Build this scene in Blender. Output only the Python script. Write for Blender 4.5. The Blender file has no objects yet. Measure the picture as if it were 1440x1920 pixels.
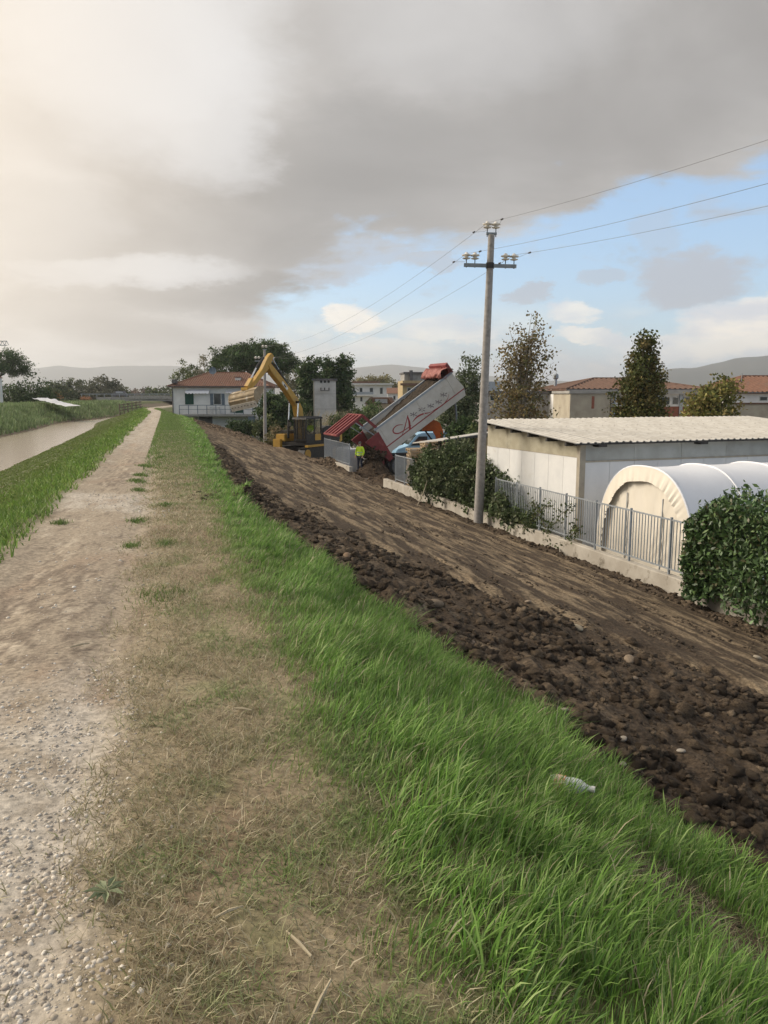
import bpy, bmesh, math, random
import numpy as np
from mathutils import Vector, Matrix, Euler
random.seed(7)
RS = np.random.RandomState(11)
R = math.radians
scene = bpy.context.scene
COL = scene.collection

# ------------------------------------------------------------------ camera
YAW, PITCH, EYE, FPX = R(15.5), R(8.67), 1.6, 1443.0
cd = bpy.data.cameras.new('camera'); cam = bpy.data.objects.new('camera', cd); COL.objects.link(cam)
cd.sensor_fit = 'VERTICAL'; cd.sensor_height = 36.0; cd.sensor_width = 27.0
cd.lens = FPX/1920*36.0
cd.clip_start = 0.05; cd.clip_end = 30000
cam.location = (0, 0, EYE); cam.rotation_euler = (R(90)-PITCH, 0, -YAW)
scene.camera = cam
CP, SP, CY, SY = math.cos(PITCH), math.sin(PITCH), math.cos(YAW), math.sin(YAW)

# ------------------------------------------------------------------ world
SUN_AZ, SUN_EL = R(-58), R(30)          # measured from +Y (along the levee), left of it
sun_dir = Vector((math.sin(SUN_AZ)*math.cos(SUN_EL), math.cos(SUN_AZ)*math.cos(SUN_EL), math.sin(SUN_EL)))
world = bpy.data.worlds.new('World'); scene.world = world; world.use_nodes = True
wt = world.node_tree; wt.nodes.clear()
class NB:
    """tiny node-building helper"""
    def __init__(s, t): s.t = t
    def n(s, typ, **kw):
        nd = s.t.nodes.new(typ)
        for k, v in kw.items(): setattr(nd, k, v)
        return nd
    def put(s, sock, v):
        if hasattr(v, 'is_output'): s.t.links.new(v, sock)
        else: sock.default_value = v
    def math(s, op, a, b=0.0, c=None, clamp=False):
        nd = s.n('ShaderNodeMath', operation=op, use_clamp=clamp); s.put(nd.inputs[0], a); s.put(nd.inputs[1], b)
        if c is not None: s.put(nd.inputs[2], c)
        return nd.outputs[0]
    def vmath(s, op, a, b):
        nd = s.n('ShaderNodeVectorMath', operation=op); s.put(nd.inputs[0], a); s.put(nd.inputs[1], b)
        return nd.outputs['Value'] if op == 'DOT_PRODUCT' else nd.outputs[0]
    def smooth(s, v, a, b, lo=0.0, hi=1.0):
        nd = s.n('ShaderNodeMapRange', interpolation_type='SMOOTHSTEP'); s.put(nd.inputs[0], v)
        nd.inputs[1].default_value = a; nd.inputs[2].default_value = b; nd.inputs[3].default_value = lo; nd.inputs[4].default_value = hi
        return nd.outputs[0]
    def noise(s, v, scale, detail=6, rough=.55, dist=0.0):
        nd = s.n('ShaderNodeTexNoise'); s.put(nd.inputs['Vector'], v); nd.inputs['Scale'].default_value = scale
        nd.inputs['Detail'].default_value = detail; nd.inputs['Roughness'].default_value = rough; nd.inputs['Distortion'].default_value = dist
        return nd.outputs[0]
    def mix(s, f, a, b, mode='MIX'):
        nd = s.n('ShaderNodeMix', data_type='RGBA', blend_type=mode); s.put(nd.inputs[0], f)
        s.put(nd.inputs[6], a if hasattr(a, 'is_output') else (*a, 1)); s.put(nd.inputs[7], b if hasattr(b, 'is_output') else (*b, 1))
        return nd.outputs[2]
w = NB(wt)
gen = w.n('ShaderNodeTexCoord').outputs['Generated']
rot = w.n('ShaderNodeVectorRotate', rotation_type='Z_AXIS'); w.put(rot.inputs['Vector'], gen); rot.inputs['Angle'].default_value = YAW
d = rot.outputs[0]                                  # +Y is now the direction the photographer faces
sx = w.n('ShaderNodeSeparateXYZ'); w.put(sx.inputs[0], d); X, Y, Z = sx.outputs
sky = w.n('ShaderNodeTexSky', sky_type='NISHITA'); sky.sun_disc = False
sky.sun_elevation = SUN_EL; sky.sun_rotation = SUN_AZ; sky.air_density = 1.0; sky.dust_density = 1.2; sky.ozone_density = 1.3
# cloud deck seen in perspective + ragged edges in direction space
zc = w.math('ADD', w.math('MAXIMUM', Z, 0.0), 0.16)
pc = w.n('ShaderNodeCombineXYZ'); w.put(pc.inputs[0], w.math('DIVIDE', X, zc)); w.put(pc.inputs[1], w.math('DIVIDE', Y, zc))
P = pc.outputs[0]
sc = w.n('ShaderNodeMapping'); sc.inputs['Scale'].default_value = (1, 1, 2.6); sc.inputs['Location'].default_value = (3.1, 1.7, .4); w.put(sc.inputs[0], d)
D2 = sc.outputs[0]
nE = w.noise(D2, 4.2, 10, .6, .3)
left = w.smooth(X, .02, -.32)
edge = w.math('ADD', w.math('MULTIPLY', X, .12), .172)
cv = w.math('SUBTRACT', Z, edge)
cv = w.math('ADD', cv, w.math('MULTIPLY', w.math('SUBTRACT', nE, .5), .40))
cv = w.math('ADD', cv, w.math('MULTIPLY', left, .17))
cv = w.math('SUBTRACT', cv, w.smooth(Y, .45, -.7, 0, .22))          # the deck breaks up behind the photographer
deck = w.smooth(cv, -.022, .04)
# brighter thin places in the deck
nT = w.noise(P, .55, 5, .5, .2)
nL = w.noise(P, 1.0, 7, .55, .5)
# named masses of cloud, placed by the direction in which they hang
dn = w.n('ShaderNodeTexNoise'); w.put(dn.inputs['Vector'], D2); dn.inputs['Scale'].default_value = 7.0; dn.inputs['Detail'].default_value = 9; dn.inputs['Roughness'].default_value = .7
dw = w.n('ShaderNodeVectorMath', operation='MULTIPLY_ADD'); w.put(dw.inputs[0], dn.outputs['Color']); dw.inputs[1].default_value = (.13, .13, .075); w.put(dw.inputs[2], d)
sw = w.n('ShaderNodeSeparateXYZ'); w.put(sw.inputs[0], dw.outputs[0]); WX, WY, WZ = sw.outputs
def mass(items, q1=1.5, q0=.1):
    r_ = None
    for px, py, rx, rz_, a_ in items:
        x_, u_ = px-720.0, 960.0-py; v_ = Vector((x_, FPX*CP+u_*SP, u_*CP-FPX*SP)).normalized()
        ex_ = w.math('DIVIDE', w.math('SUBTRACT', WX, v_.x+.065), rx); ez_ = w.math('DIVIDE', w.math('SUBTRACT', WZ, v_.z+.0375), rz_)
        q_ = w.math('ADD', w.math('MULTIPLY', ex_, ex_), w.math('MULTIPLY', ez_, ez_)); q_ = w.math('MULTIPLY', w.smooth(q_, q1, q0, 0, a_), w.smooth(WY, 0, .3))
        r_ = q_ if r_ is None else w.math('MAXIMUM', r_, q_)
    return r_
thin = mass([(235, 70, .16, .12, .75), (400, 250, .08, .06, .6), (40, 300, .09, .13, .3), (250, 508, .13, .018, .6), (120, 515, .06, .02, .5), (330, 150, .06, .07, .6), (900, 60, .16, .06, .2)])
heavy = mass([(700, 330, .22, .085, .8), (480, 440, .16, .05, .6), (1150, 200, .22, .09, .5), (540, 545, .14, .028, .9), (150, 420, .14, .045, .6), (330, 560, .10, .022, .7), (90, 585, .10, .025, .5), (960, 300, .14, .06, .6), (1380, 90, .15, .08, .5)])
puffm = mass([(1290, 520, .062, .034, .95), (985, 553, .032, .016, .8), (1115, 516, .03, .012, .6), (810, 487, .04, .014, .7), (1245, 440, .024, .022, .35), (700, 470, .06, .016, .7), (560, 500, .10, .02, .8)], 1.25, .45)
litm = mass([(1395, 598, .07, .026, 1.0), (1320, 640, .12, .022, .8), (663, 600, .035, .020, .9), (1065, 592, .035, .016, .7), (1110, 633, .05, .010, .8), (840, 622, .06, .014, .6), (730, 655, .08, .016, .5)], 1.25, .4)
# low small clouds
nP = w.noise(D2, 8.5, 7, .55, .1)
puff = w.math('MAXIMUM', w.math('MULTIPLY', w.math('MULTIPLY', w.smooth(nP, .56, .68), w.smooth(Z, .30, .20)), .45), puffm)
nC = w.noise(D2, 5.0, 9, .6, .2)
lowb = w.math('MULTIPLY', w.math('MULTIPLY', w.smooth(nC, .46, .60), w.smooth(Z, .13, .04)), .7)
band = w.math('MULTIPLY', w.smooth(Z, .085, .015), .55)
glowd = Vector((math.sin(SUN_AZ-YAW)*math.cos(R(16)), math.cos(SUN_AZ-YAW)*math.cos(R(16)), math.sin(R(16))))
glow = w.smooth(w.vmath('DOT_PRODUCT', d, tuple(glowd)), .36, 1.05)
dark = w.mix(w.smooth(nL, .34, .68), (.31, .296, .287), (.50, .484, .47))
dark = w.mix(w.math('MULTIPLY', heavy, .9), dark, (.265, .256, .25))
dark = w.mix(w.math('MULTIPLY', w.smooth(nT, .52, .70, 0, .5), w.math('SUBTRACT', 1.0, heavy)), dark, (.70, .69, .685))
dark = w.mix(thin, dark, (.66, .665, .68))
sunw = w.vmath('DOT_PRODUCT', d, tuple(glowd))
dark = w.mix(w.smooth(sunw, -.2, -.75, 0, .7), dark, (.90, .89, .90))     # clouds opposite the sun, out of view, brightened to fill the shaded walls
dark = w.mix(glow, dark, (.98, .83, .65))
lowc = w.mix(w.smooth(nC, .50, .66), (.42, .455, .52), (.86, .79, .69))
lowc = w.mix(glow, lowc, (1.15, .97, .76))
bandc = w.mix(w.smooth(X, .25, -.3), (.50, .56, .66), (.74, .68, .60))
def bg(c, s=1.0):
    b = w.n('ShaderNodeBackground'); w.put(b.inputs[0], c); b.inputs[1].default_value = s; return b.outputs[0]
def mixs(f, a, b):
    m = w.n('ShaderNodeMixShader'); w.put(m.inputs[0], f); wt.links.new(a, m.inputs[1]); wt.links.new(b, m.inputs[2]); return m.outputs[0]
s0 = bg(w.mix(.35, sky.outputs[0], (2.7, 4.3, 6.4)), 0.14)
s1 = mixs(band, s0, bg(bandc))
s2 = mixs(lowb, s1, bg(lowc))
s3 = mixs(w.math('MULTIPLY', puff, .92), s2, bg(w.mix(glow, (.40, .425, .475), (1.0, .85, .68))))
s3 = mixs(litm, s3, bg(w.mix(glow, w.mix(w.smooth(nP, .35, .6), (.60, .62, .66), (.88, .82, .73)), (1.15, .97, .76))))
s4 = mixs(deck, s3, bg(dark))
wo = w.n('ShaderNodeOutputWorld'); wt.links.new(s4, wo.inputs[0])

# ------------------------------------------------------------------ sun and exposure
sd = bpy.data.lights.new('sun', 'SUN'); sun = bpy.data.objects.new('sun', sd); COL.objects.link(sun)
sd.energy = 3.4; sd.angle = R(28); sd.color = (1, .90, .76)
sun.rotation_euler = sun_dir.to_track_quat('Z', 'Y').to_euler()
vs = scene.view_settings; vs.view_transform = 'Standard'; vs.look = 'None'; vs.gamma = 1; vs.use_curve_mapping = False; vs.exposure = 0.38

# ------------------------------------------------------------------ pixel -> place (1440 x 1920 photograph)
def ray(px, py):
    x, u = px-720.0, 960.0-py
    up, f = u*CP-FPX*SP, FPX*CP+u*SP
    return Vector((x*CY+f*SY, f*CY-x*SY, up))
def at(px, py, depth):
    """point seen at a pixel, at a horizontal distance along the view"""
    k = (960.0-py)/FPX
    h = depth*(k*CP-SP)/(CP+k*SP); x = (px-720.0)/FPX*(depth*CP-h*SP)
    return Vector((x*CY+depth*SY, depth*CY-x*SY, EYE+h))
def at_z(px, py, z):
    r = ray(px, py); return Vector((0, 0, EYE))+r*((z-EYE)/r.z)
def c2w(x, depth, z=0): return Vector((x*CY+depth*SY, depth*CY-x*SY, z))

# ------------------------------------------------------------------ noise in numpy
_perm = RS.permutation(512); _perm = np.concatenate([_perm, _perm, _perm])
_ga = RS.rand(512)*2*np.pi; _gx, _gy = np.cos(_ga), np.sin(_ga)
def perlin(x, y):
    x = np.asarray(x, float); y = np.asarray(y, float)
    xi = np.floor(x).astype(int); yi = np.floor(y).astype(int); xf = x-xi; yf = y-yi; xi &= 511; yi &= 511
    u = xf*xf*xf*(xf*(xf*6-15)+10); v = yf*yf*yf*(yf*(yf*6-15)+10)
    def g(ix, iy, fx, fy):
        h = _perm[_perm[ix & 511]+(iy & 511)]; return _gx[h]*fx+_gy[h]*fy
    a = g(xi, yi, xf, yf); b = g(xi+1, yi, xf-1, yf); c = g(xi, yi+1, xf, yf-1); e = g(xi+1, yi+1, xf-1, yf-1)
    return (a+u*(b-a)+v*((c+u*(e-c))-(a+u*(b-a))))*1.45
def fbm(x, y, o=4, g=.5):
    r = 0; a = 1.0; n = 0
    for i in range(o): r = r+a*perlin(x*2**i+17.3*i, y*2**i+9.1*i); n += a; a *= g
    return r/n
def sm(a, b, x):
    t = np.clip((np.asarray(x, float)-a)/(b-a), 0, 1); return t*t*(3-2*t)

# ------------------------------------------------------------------ properties, things and parts
def tag(o, label=None, cat=None, group=None, kind=None):
    if label: o['label'] = label
    if cat: o['category'] = cat
    if group: o['group'] = group
    if kind: o['kind'] = kind
    return o
def thing(name, label, cat, loc=(0, 0, 0), rz=0.0, group=None):
    o = bpy.data.objects.new(name, None); COL.objects.link(o); o.empty_display_size = .1
    o.location = loc; o.rotation_euler = (0, 0, rz); return tag(o, label, cat, group)
def link(name, me, mat=None, parent=None, smooth=False):
    if mat is not None: me.materials.append(mat)
    o = bpy.data.objects.new(name, me); COL.objects.link(o)
    if parent is not None: o.parent = parent
    if smooth: me.polygons.foreach_set('use_smooth', np.ones(len(me.polygons), bool))
    return o
def copy_tree(o, parent=None):
    c = o.copy(); COL.objects.link(c); c.parent = parent
    for ch in list(o.children): copy_tree(ch, c)
    return c
def np_mesh(name, V, F, mat, col=None, parent=None, smooth=False):
    me = bpy.data.meshes.new(name); V = np.asarray(V, np.float32); F = np.asarray(F, np.int32); k = F.shape[1]
    me.vertices.add(len(V)); me.vertices.foreach_set('co', V.ravel())
    me.loops.add(F.size); me.loops.foreach_set('vertex_index', F.ravel())
    me.polygons.add(len(F)); me.polygons.foreach_set('loop_start', np.arange(0, F.size, k, dtype=np.int32))
    me.update(calc_edges=True)
    if col is not None:
        a = me.attributes.new('Col', 'FLOAT_COLOR', 'POINT')
        c = np.ones((len(V), 4), np.float32); c[:, :3] = col; a.data.foreach_set('color', c.ravel())
    return link(name, me, mat, parent, smooth)

class MB:
    """collects shapes for ONE mesh"""
    def __init__(s): s.v = []; s.f = []
    def add(s, vs, fs):
        o = len(s.v); s.v += [tuple(v) for v in vs]; s.f += [tuple(i+o for i in f) for f in fs]; return s
    def box(s, x0, x1, y0, y1, z0, z1, m=None):
        vs = [Vector(p) for p in ((x0,y0,z0),(x1,y0,z0),(x1,y1,z0),(x0,y1,z0),(x0,y0,z1),(x1,y0,z1),(x1,y1,z1),(x0,y1,z1))]
        if m: vs = [m @ v for v in vs]
        return s.add(vs, [(0,3,2,1),(4,5,6,7),(0,1,5,4),(1,2,6,5),(2,3,7,6),(3,0,4,7)])
    def hexa(s, b, t): return s.add(list(b)+list(t), [(0,3,2,1),(4,5,6,7),(0,1,5,4),(1,2,6,5),(2,3,7,6),(3,0,4,7)])
    def prism(s, pts, ext, m=None):
        """planar outline (3-D points) pushed along ext"""
        e = Vector(ext); a = [Vector(p) for p in pts]; b = [p+e for p in a]; n = len(a); vs = a+b
        if m: vs = [m @ v for v in vs]
        return s.add(vs, [tuple(range(n))[::-1], tuple(range(n, 2*n))]+[(i, (i+1) % n, n+(i+1) % n, n+i) for i in range(n)])
    def tube(s, pts, rad, n=8, caps=True):
        pts = [Vector(p) for p in pts]; k = len(pts); rad = [rad]*k if not hasattr(rad, '__len__') else rad; o = []; fs = []
        for i, p in enumerate(pts):
            t = (pts[min(i+1, k-1)]-pts[max(i-1, 0)]).normalized(); u = t.cross(Vector((0, 0, 1)))
            if u.length < .05: u = t.cross(Vector((0, 1, 0)))
            u.normalize(); q = u.cross(t)
            o += [p+(u*math.cos(2*math.pi*j/n)+q*math.sin(2*math.pi*j/n))*rad[i] for j in range(n)]
        for i in range(k-1): fs += [(i*n+j, i*n+(j+1) % n, (i+1)*n+(j+1) % n, (i+1)*n+j) for j in range(n)]
        if caps: fs += [tuple(range(n))[::-1], tuple(range((k-1)*n, k*n))]
        return s.add(o, fs)
    def lathe(s, prof, n=14, c=(0, 0, 0), m=None):
        """profile (r, z) spun round z"""
        vs = []; fs = []; k = len(prof)
        for r, z in prof: vs += [Vector((c[0]+r*math.cos(2*math.pi*j/n), c[1]+r*math.sin(2*math.pi*j/n), c[2]+z)) for j in range(n)]
        for i in range(k-1): fs += [(i*n+j, i*n+(j+1) % n, (i+1)*n+(j+1) % n, (i+1)*n+j) for j in range(n)]
        fs += [tuple(range(n))[::-1], tuple(range((k-1)*n, k*n))]
        if m: vs = [m @ v for v in vs]
        return s.add(vs, fs)
    def beam(s, a, b, wd, ht, up=(0, 0, 1)):
        a = Vector(a); b = Vector(b); t = (b-a).normalized(); u = t.cross(Vector(up)).normalized(); q = u.cross(t)
        f = lambda p: [p-u*wd/2-q*ht/2, p+u*wd/2-q*ht/2, p+u*wd/2+q*ht/2, p-u*wd/2+q*ht/2]
        return s.add(f(a)+f(b), [(3,2,1,0),(4,5,6,7),(0,1,5,4),(1,2,6,5),(2,3,7,6),(3,0,4,7)])
    def mesh(s, name):
        me = bpy.data.meshes.new(name); me.from_pydata([tuple(v) for v in s.v], [], s.f); me.update(); return me
    def build(s, name, mat, parent=None, smooth=False, bevel=0.0):
        me = s.mesh(name)
        bm = bmesh.new(); bm.from_mesh(me); bmesh.ops.recalc_face_normals(bm, faces=bm.faces)
        if bevel: bmesh.ops.bevel(bm, geom=list(bm.edges), offset=bevel, segments=2, affect='EDGES', clamp_overlap=True)
        bm.to_mesh(me); bm.free()
        o = link(name, me, mat, parent, False)
        if smooth: me.polygons.foreach_set('use_smooth', np.ones(len(me.polygons), bool)); me.set_sharp_from_angle(angle=R(42))
        return o

# ------------------------------------------------------------------ materials
def M(name, c1, c2=None, scale=4.0, rough=.8, bump=.15, metal=0.0, stretch=(1, 1, 1), spec=.3, c3=None, s3=1.2, t3=(.55, .7), trans=None, rnd=0.0, bscale=None):
    m = bpy.data.materials.new(name); m.use_nodes = True; t = m.node_tree; b = t.nodes['Principled BSDF']; n = NB(t)
    co = n.n('ShaderNodeTexCoord').outputs['Object']
    mp = n.n('ShaderNodeMapping'); mp.inputs['Scale'].default_value = stretch; n.put(mp.inputs[0], co); v = mp.outputs[0]
    c2 = c2 or tuple(x*.75 for x in c1)
    f = n.noise(v, scale, 8, .6)
    c = n.mix(n.smooth(f, .35, .65), c1, c2)
    if c3: c = n.mix(n.smooth(n.noise(v, s3, 6, .65, .4), *t3), c, c3)
    if rnd:
        oi = n.n('ShaderNodeObjectInfo').outputs['Random']; h = n.n('ShaderNodeHueSaturation'); n.put(h.inputs['Color'], c)
        n.put(h.inputs['Value'], n.math('MULTIPLY_ADD', oi, rnd*2, 1-rnd)); c = h.outputs[0]
    n.put(b.inputs['Base Color'], c); b.inputs['Roughness'].default_value = rough; b.inputs['Metallic'].default_value = metal
    b.inputs['Specular IOR Level'].default_value = spec
    if bump:
        bp = n.n('ShaderNodeBump'); bp.inputs['Strength'].default_value = bump; bp.inputs['Distance'].default_value = .02
        n.put(bp.inputs['Height'], n.noise(v, bscale or scale*5, 6, .6)); n.put(b.inputs['Normal'], bp.outputs[0])
    if trans: b.inputs['Transmission Weight'].default_value = trans
    return m
def MA(name, rough=.85, scale=30.0, lo=.6, hi=1.35, bump=.4, dist=.02, spec=.2, transl=0.0):
    """colour from the mesh's own colour attribute, broken up with fine noise"""
    m = bpy.data.materials.new(name); m.use_nodes = True; t = m.node_tree; b = t.nodes['Principled BSDF']; n = NB(t)
    co = n.n('ShaderNodeTexCoord').outputs['Object']; a = n.n('ShaderNodeAttribute'); a.attribute_name = 'Col'
    c = a.outputs['Color']
    if scale:
        g = n.smooth(n.noise(co, scale, 8, .7), .3, .7, lo, hi)
        gc = n.n('ShaderNodeCombineColor'); [n.put(gc.inputs[i], g) for i in range(3)]
        c = n.mix(1.0, c, gc.outputs[0], 'MULTIPLY')
    n.put(b.inputs['Base Color'], c); b.inputs['Roughness'].default_value = rough; b.inputs['Specular IOR Level'].default_value = spec
    if bump:
        bp = n.n('ShaderNodeBump'); bp.inputs['Strength'].default_value = bump; bp.inputs['Distance'].default_value = dist
        n.put(bp.inputs['Height'], n.noise(co, scale*1.7, 8, .7)); n.put(b.inputs['Normal'], bp.outputs[0])
    if transl:
        tr = n.n('ShaderNodeBsdfTranslucent'); n.put(tr.inputs[0], c); ms = n.n('ShaderNodeMixShader'); ms.inputs[0].default_value = transl
        t.links.new(b.outputs[0], ms.inputs[1]); t.links.new(tr.outputs[0], ms.inputs[2]); t.links.new(ms.outputs[0], t.nodes['Material Output'].inputs[0])
    return m
m_blade = MA('grass_blade', .55, 0, bump=0, spec=.25, transl=.3)
m_leaf = MA('leaf', .6, 0, bump=0, spec=.2, transl=.22)
m_gloss_leaf = MA('laurel_leaf', .5, 0, bump=0, spec=.5, transl=.12)
m_ground = MA('earth_and_gravel', .9, 26, .62, 1.4, .55, .012)
m_soil = MA('tilled_soil', .92, 22, .45, 1.6, 1.0, .035)
m_clod = MA('broken_clod', .95, 75, .45, 1.55, 1.0, .02)
m_stone = MA('pebble', .8, 40, .8, 1.2, .2, .004)
m_bark = M('bark', (.10, .075, .055), (.17, .14, .11), 6, .9, .5, stretch=(1, 1, .25))
m_concrete = M('concrete', (.36, .345, .32), (.28, .265, .245), 3, .9, .3, c3=(.17, .155, .13), s3=2.5)
# ================================================================== TERRAIN
WATER = -1.6; YARD = -3.2
_ss = np.linspace(-20, 420, 4401)
_cs = np.interp(_ss, [-20, 60, 80, 95, 121, 180, 420], [0, 0, -.1, -1.3, 1.7, 12, 70])
_cs = np.convolve(np.pad(_cs, 60, mode='edge'), np.ones(121)/121, 'valid')
def cshift(s): return np.interp(s, _ss, _cs)
def t_bound(s):     # where the grass bank meets the bare soil
    return np.interp(s, [-3, 0, 3, 5, 8, 11.6, 18, 25, 43, 70], [4.6, 3.9, 2.95, 2.5, 1.62, 1.0, .95, 1.15, 1.6, 1.6])
def t_rough(s):     # outer edge of the crumbled, not yet rolled soil
    return np.interp(s, [-3, 4, 6.7, 9.9, 14, 20, 60], [9.5, 7.8, 6.2, 3.4, 1.55, 1.3, 2.0])
def t_wall(s): return 11.4-.036*np.asarray(s, float)
def z_bank(u, s):
    uc = np.interp(s, [0, 62, 80, 100], [.9, .9, -.2, -.4])
    e = u-uc; soft = np.where(e < -.35, 0, np.where(e < .35, (e+.35)**2/1.4, e))
    return -.5*soft
def zone_soil(t, s):
    tb = t_bound(s)+.22*fbm(t*.2+3, s*1.3, 3)+.08*perlin(t*.3, s*5)
    return (t > tb) & (s < 69+2*perlin(t*.5, 3)) & (t < t_wall(s)+.2)
def H(t, s, fine=True):
    t = np.asarray(t, float); s = np.asarray(s, float)
    u = t-cshift(s)
    z = np.zeros_like(u+0.0)
    # levee crown: slight camber, two wheel ruts
    crown = .02*fbm(t*1.1, s*.7, 4)
    crown = crown-.035*np.exp(-((u+1.25)/.22)**2)*(.6+.6*perlin(s*.4, 1.5))-.03*np.exp(-((u+.42)/.16)**2)*(.6+.6*perlin(s*.5, 8.5))
    z = z+crown
    # river side
    l = np.maximum(-(u+1.75), 0); z = np.where(u < -1.75, crown-1.6*(l/5.15)**1.08+.05*fbm(t*.7, s*.5, 3), z)
    uL = np.interp(s, [-20, 64, 92, 112, 160], [-12.4, -12.4, -11.2, -9.2, -9.2])
    bed = np.where(u < -7, -2.4, z)
    z = np.where(u < -7, np.maximum(z, -2.4), z)
    v = uL-u; zl = -1.6+np.interp(v, [-2, 0, 4.6, 8.5, 20, 40], [-1.2, 0, 1.75, 1.85, -1.0, -1.7])+.06*fbm(t*.4, s*.3, 3)
    z = np.where(u < -7.0, np.maximum(z, np.where(v > -2, zl, -9)), z)
    # land side bank
    zb = z_bank(u, s)
    z = np.where(u > -.6, np.maximum(crown*np.exp(-np.maximum(u-.9, 0))+zb+.03*fbm(t*1.5, s*1.5, 3)*sm(.6, 1.4, u), YARD-.06), z)
    # fill
    tb = t_bound(s); f = np.clip((t-tb)/(t_wall(s)-tb), 0, 1); z0 = z_bank(tb, s)
    zf = z0+(-2.93-z0)*f**.92
    rough = sm(0, .35, t-tb)*(1-sm(-.6, .6, t-t_rough(s))); tw_ = t+.03*s+.35*fbm(t*.3+5, s*.12, 2)
    edge = sm(-1.3, -.3, t-t_wall(s))
    zf = zf+rough*(.11*fbm(t*.75, s*.75, 3)+.15*np.abs(fbm(t*2.1, s*2.1, 4))+.085*np.abs(fbm(t*5.3, s*5.3, 4))+.02)
    zf = zf+(1-rough)*(.035*fbm(tw_*2.4, s*.4, 4)+.03*fbm(tw_*5.5, s*1.3, 3)+.05*fbm(t*.5, s*.15, 2)+.03*fbm(t*3, s*3, 4)+.02*np.abs(fbm(t*8, s*4, 2)))
    zf = zf+edge*(.26*np.abs(fbm(t*1.3, s*1.1, 4))+.07*fbm(t*3, s*3, 3)-.03)
    zf = zf-.10*np.exp(-((t-t_rough(s)-.5)/.35)**2)*sm(16, 9, s)
    # heaps: behind, by the machines and under the tipping bed
    def heap(cx, cy, rx, ry, a): return a*np.exp(-((t-cx)/rx)**2-((s-cy)/ry)**2)*(1+.35*fbm(t*1.2, s*.9, 4))
    zf = zf+heap(3.2, 62, 1.6, 3.4, .30)+heap(5.6, 60.5, 1.5, 3.0, .30)+heap(10.2, 47.6, 1.3, 1.6, .7)+heap(11.3, 44.2, 1.5, 1.6, .55)+heap(7.9, 51.5, 1.6, 2.2, .35)
    zf = zf+.22*np.exp(-((t-1.0)/.5)**2-((s-12.3)/.45)**2)*(1+.8*fbm(t*4, s*4, 3))
    isf = sm(-.12, .10, t-tb)*sm(71, 67, s)*(t < t_wall(s)+1.2)
    return z*(1-isf)+np.maximum(zf, YARD-.05)*isf
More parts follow.
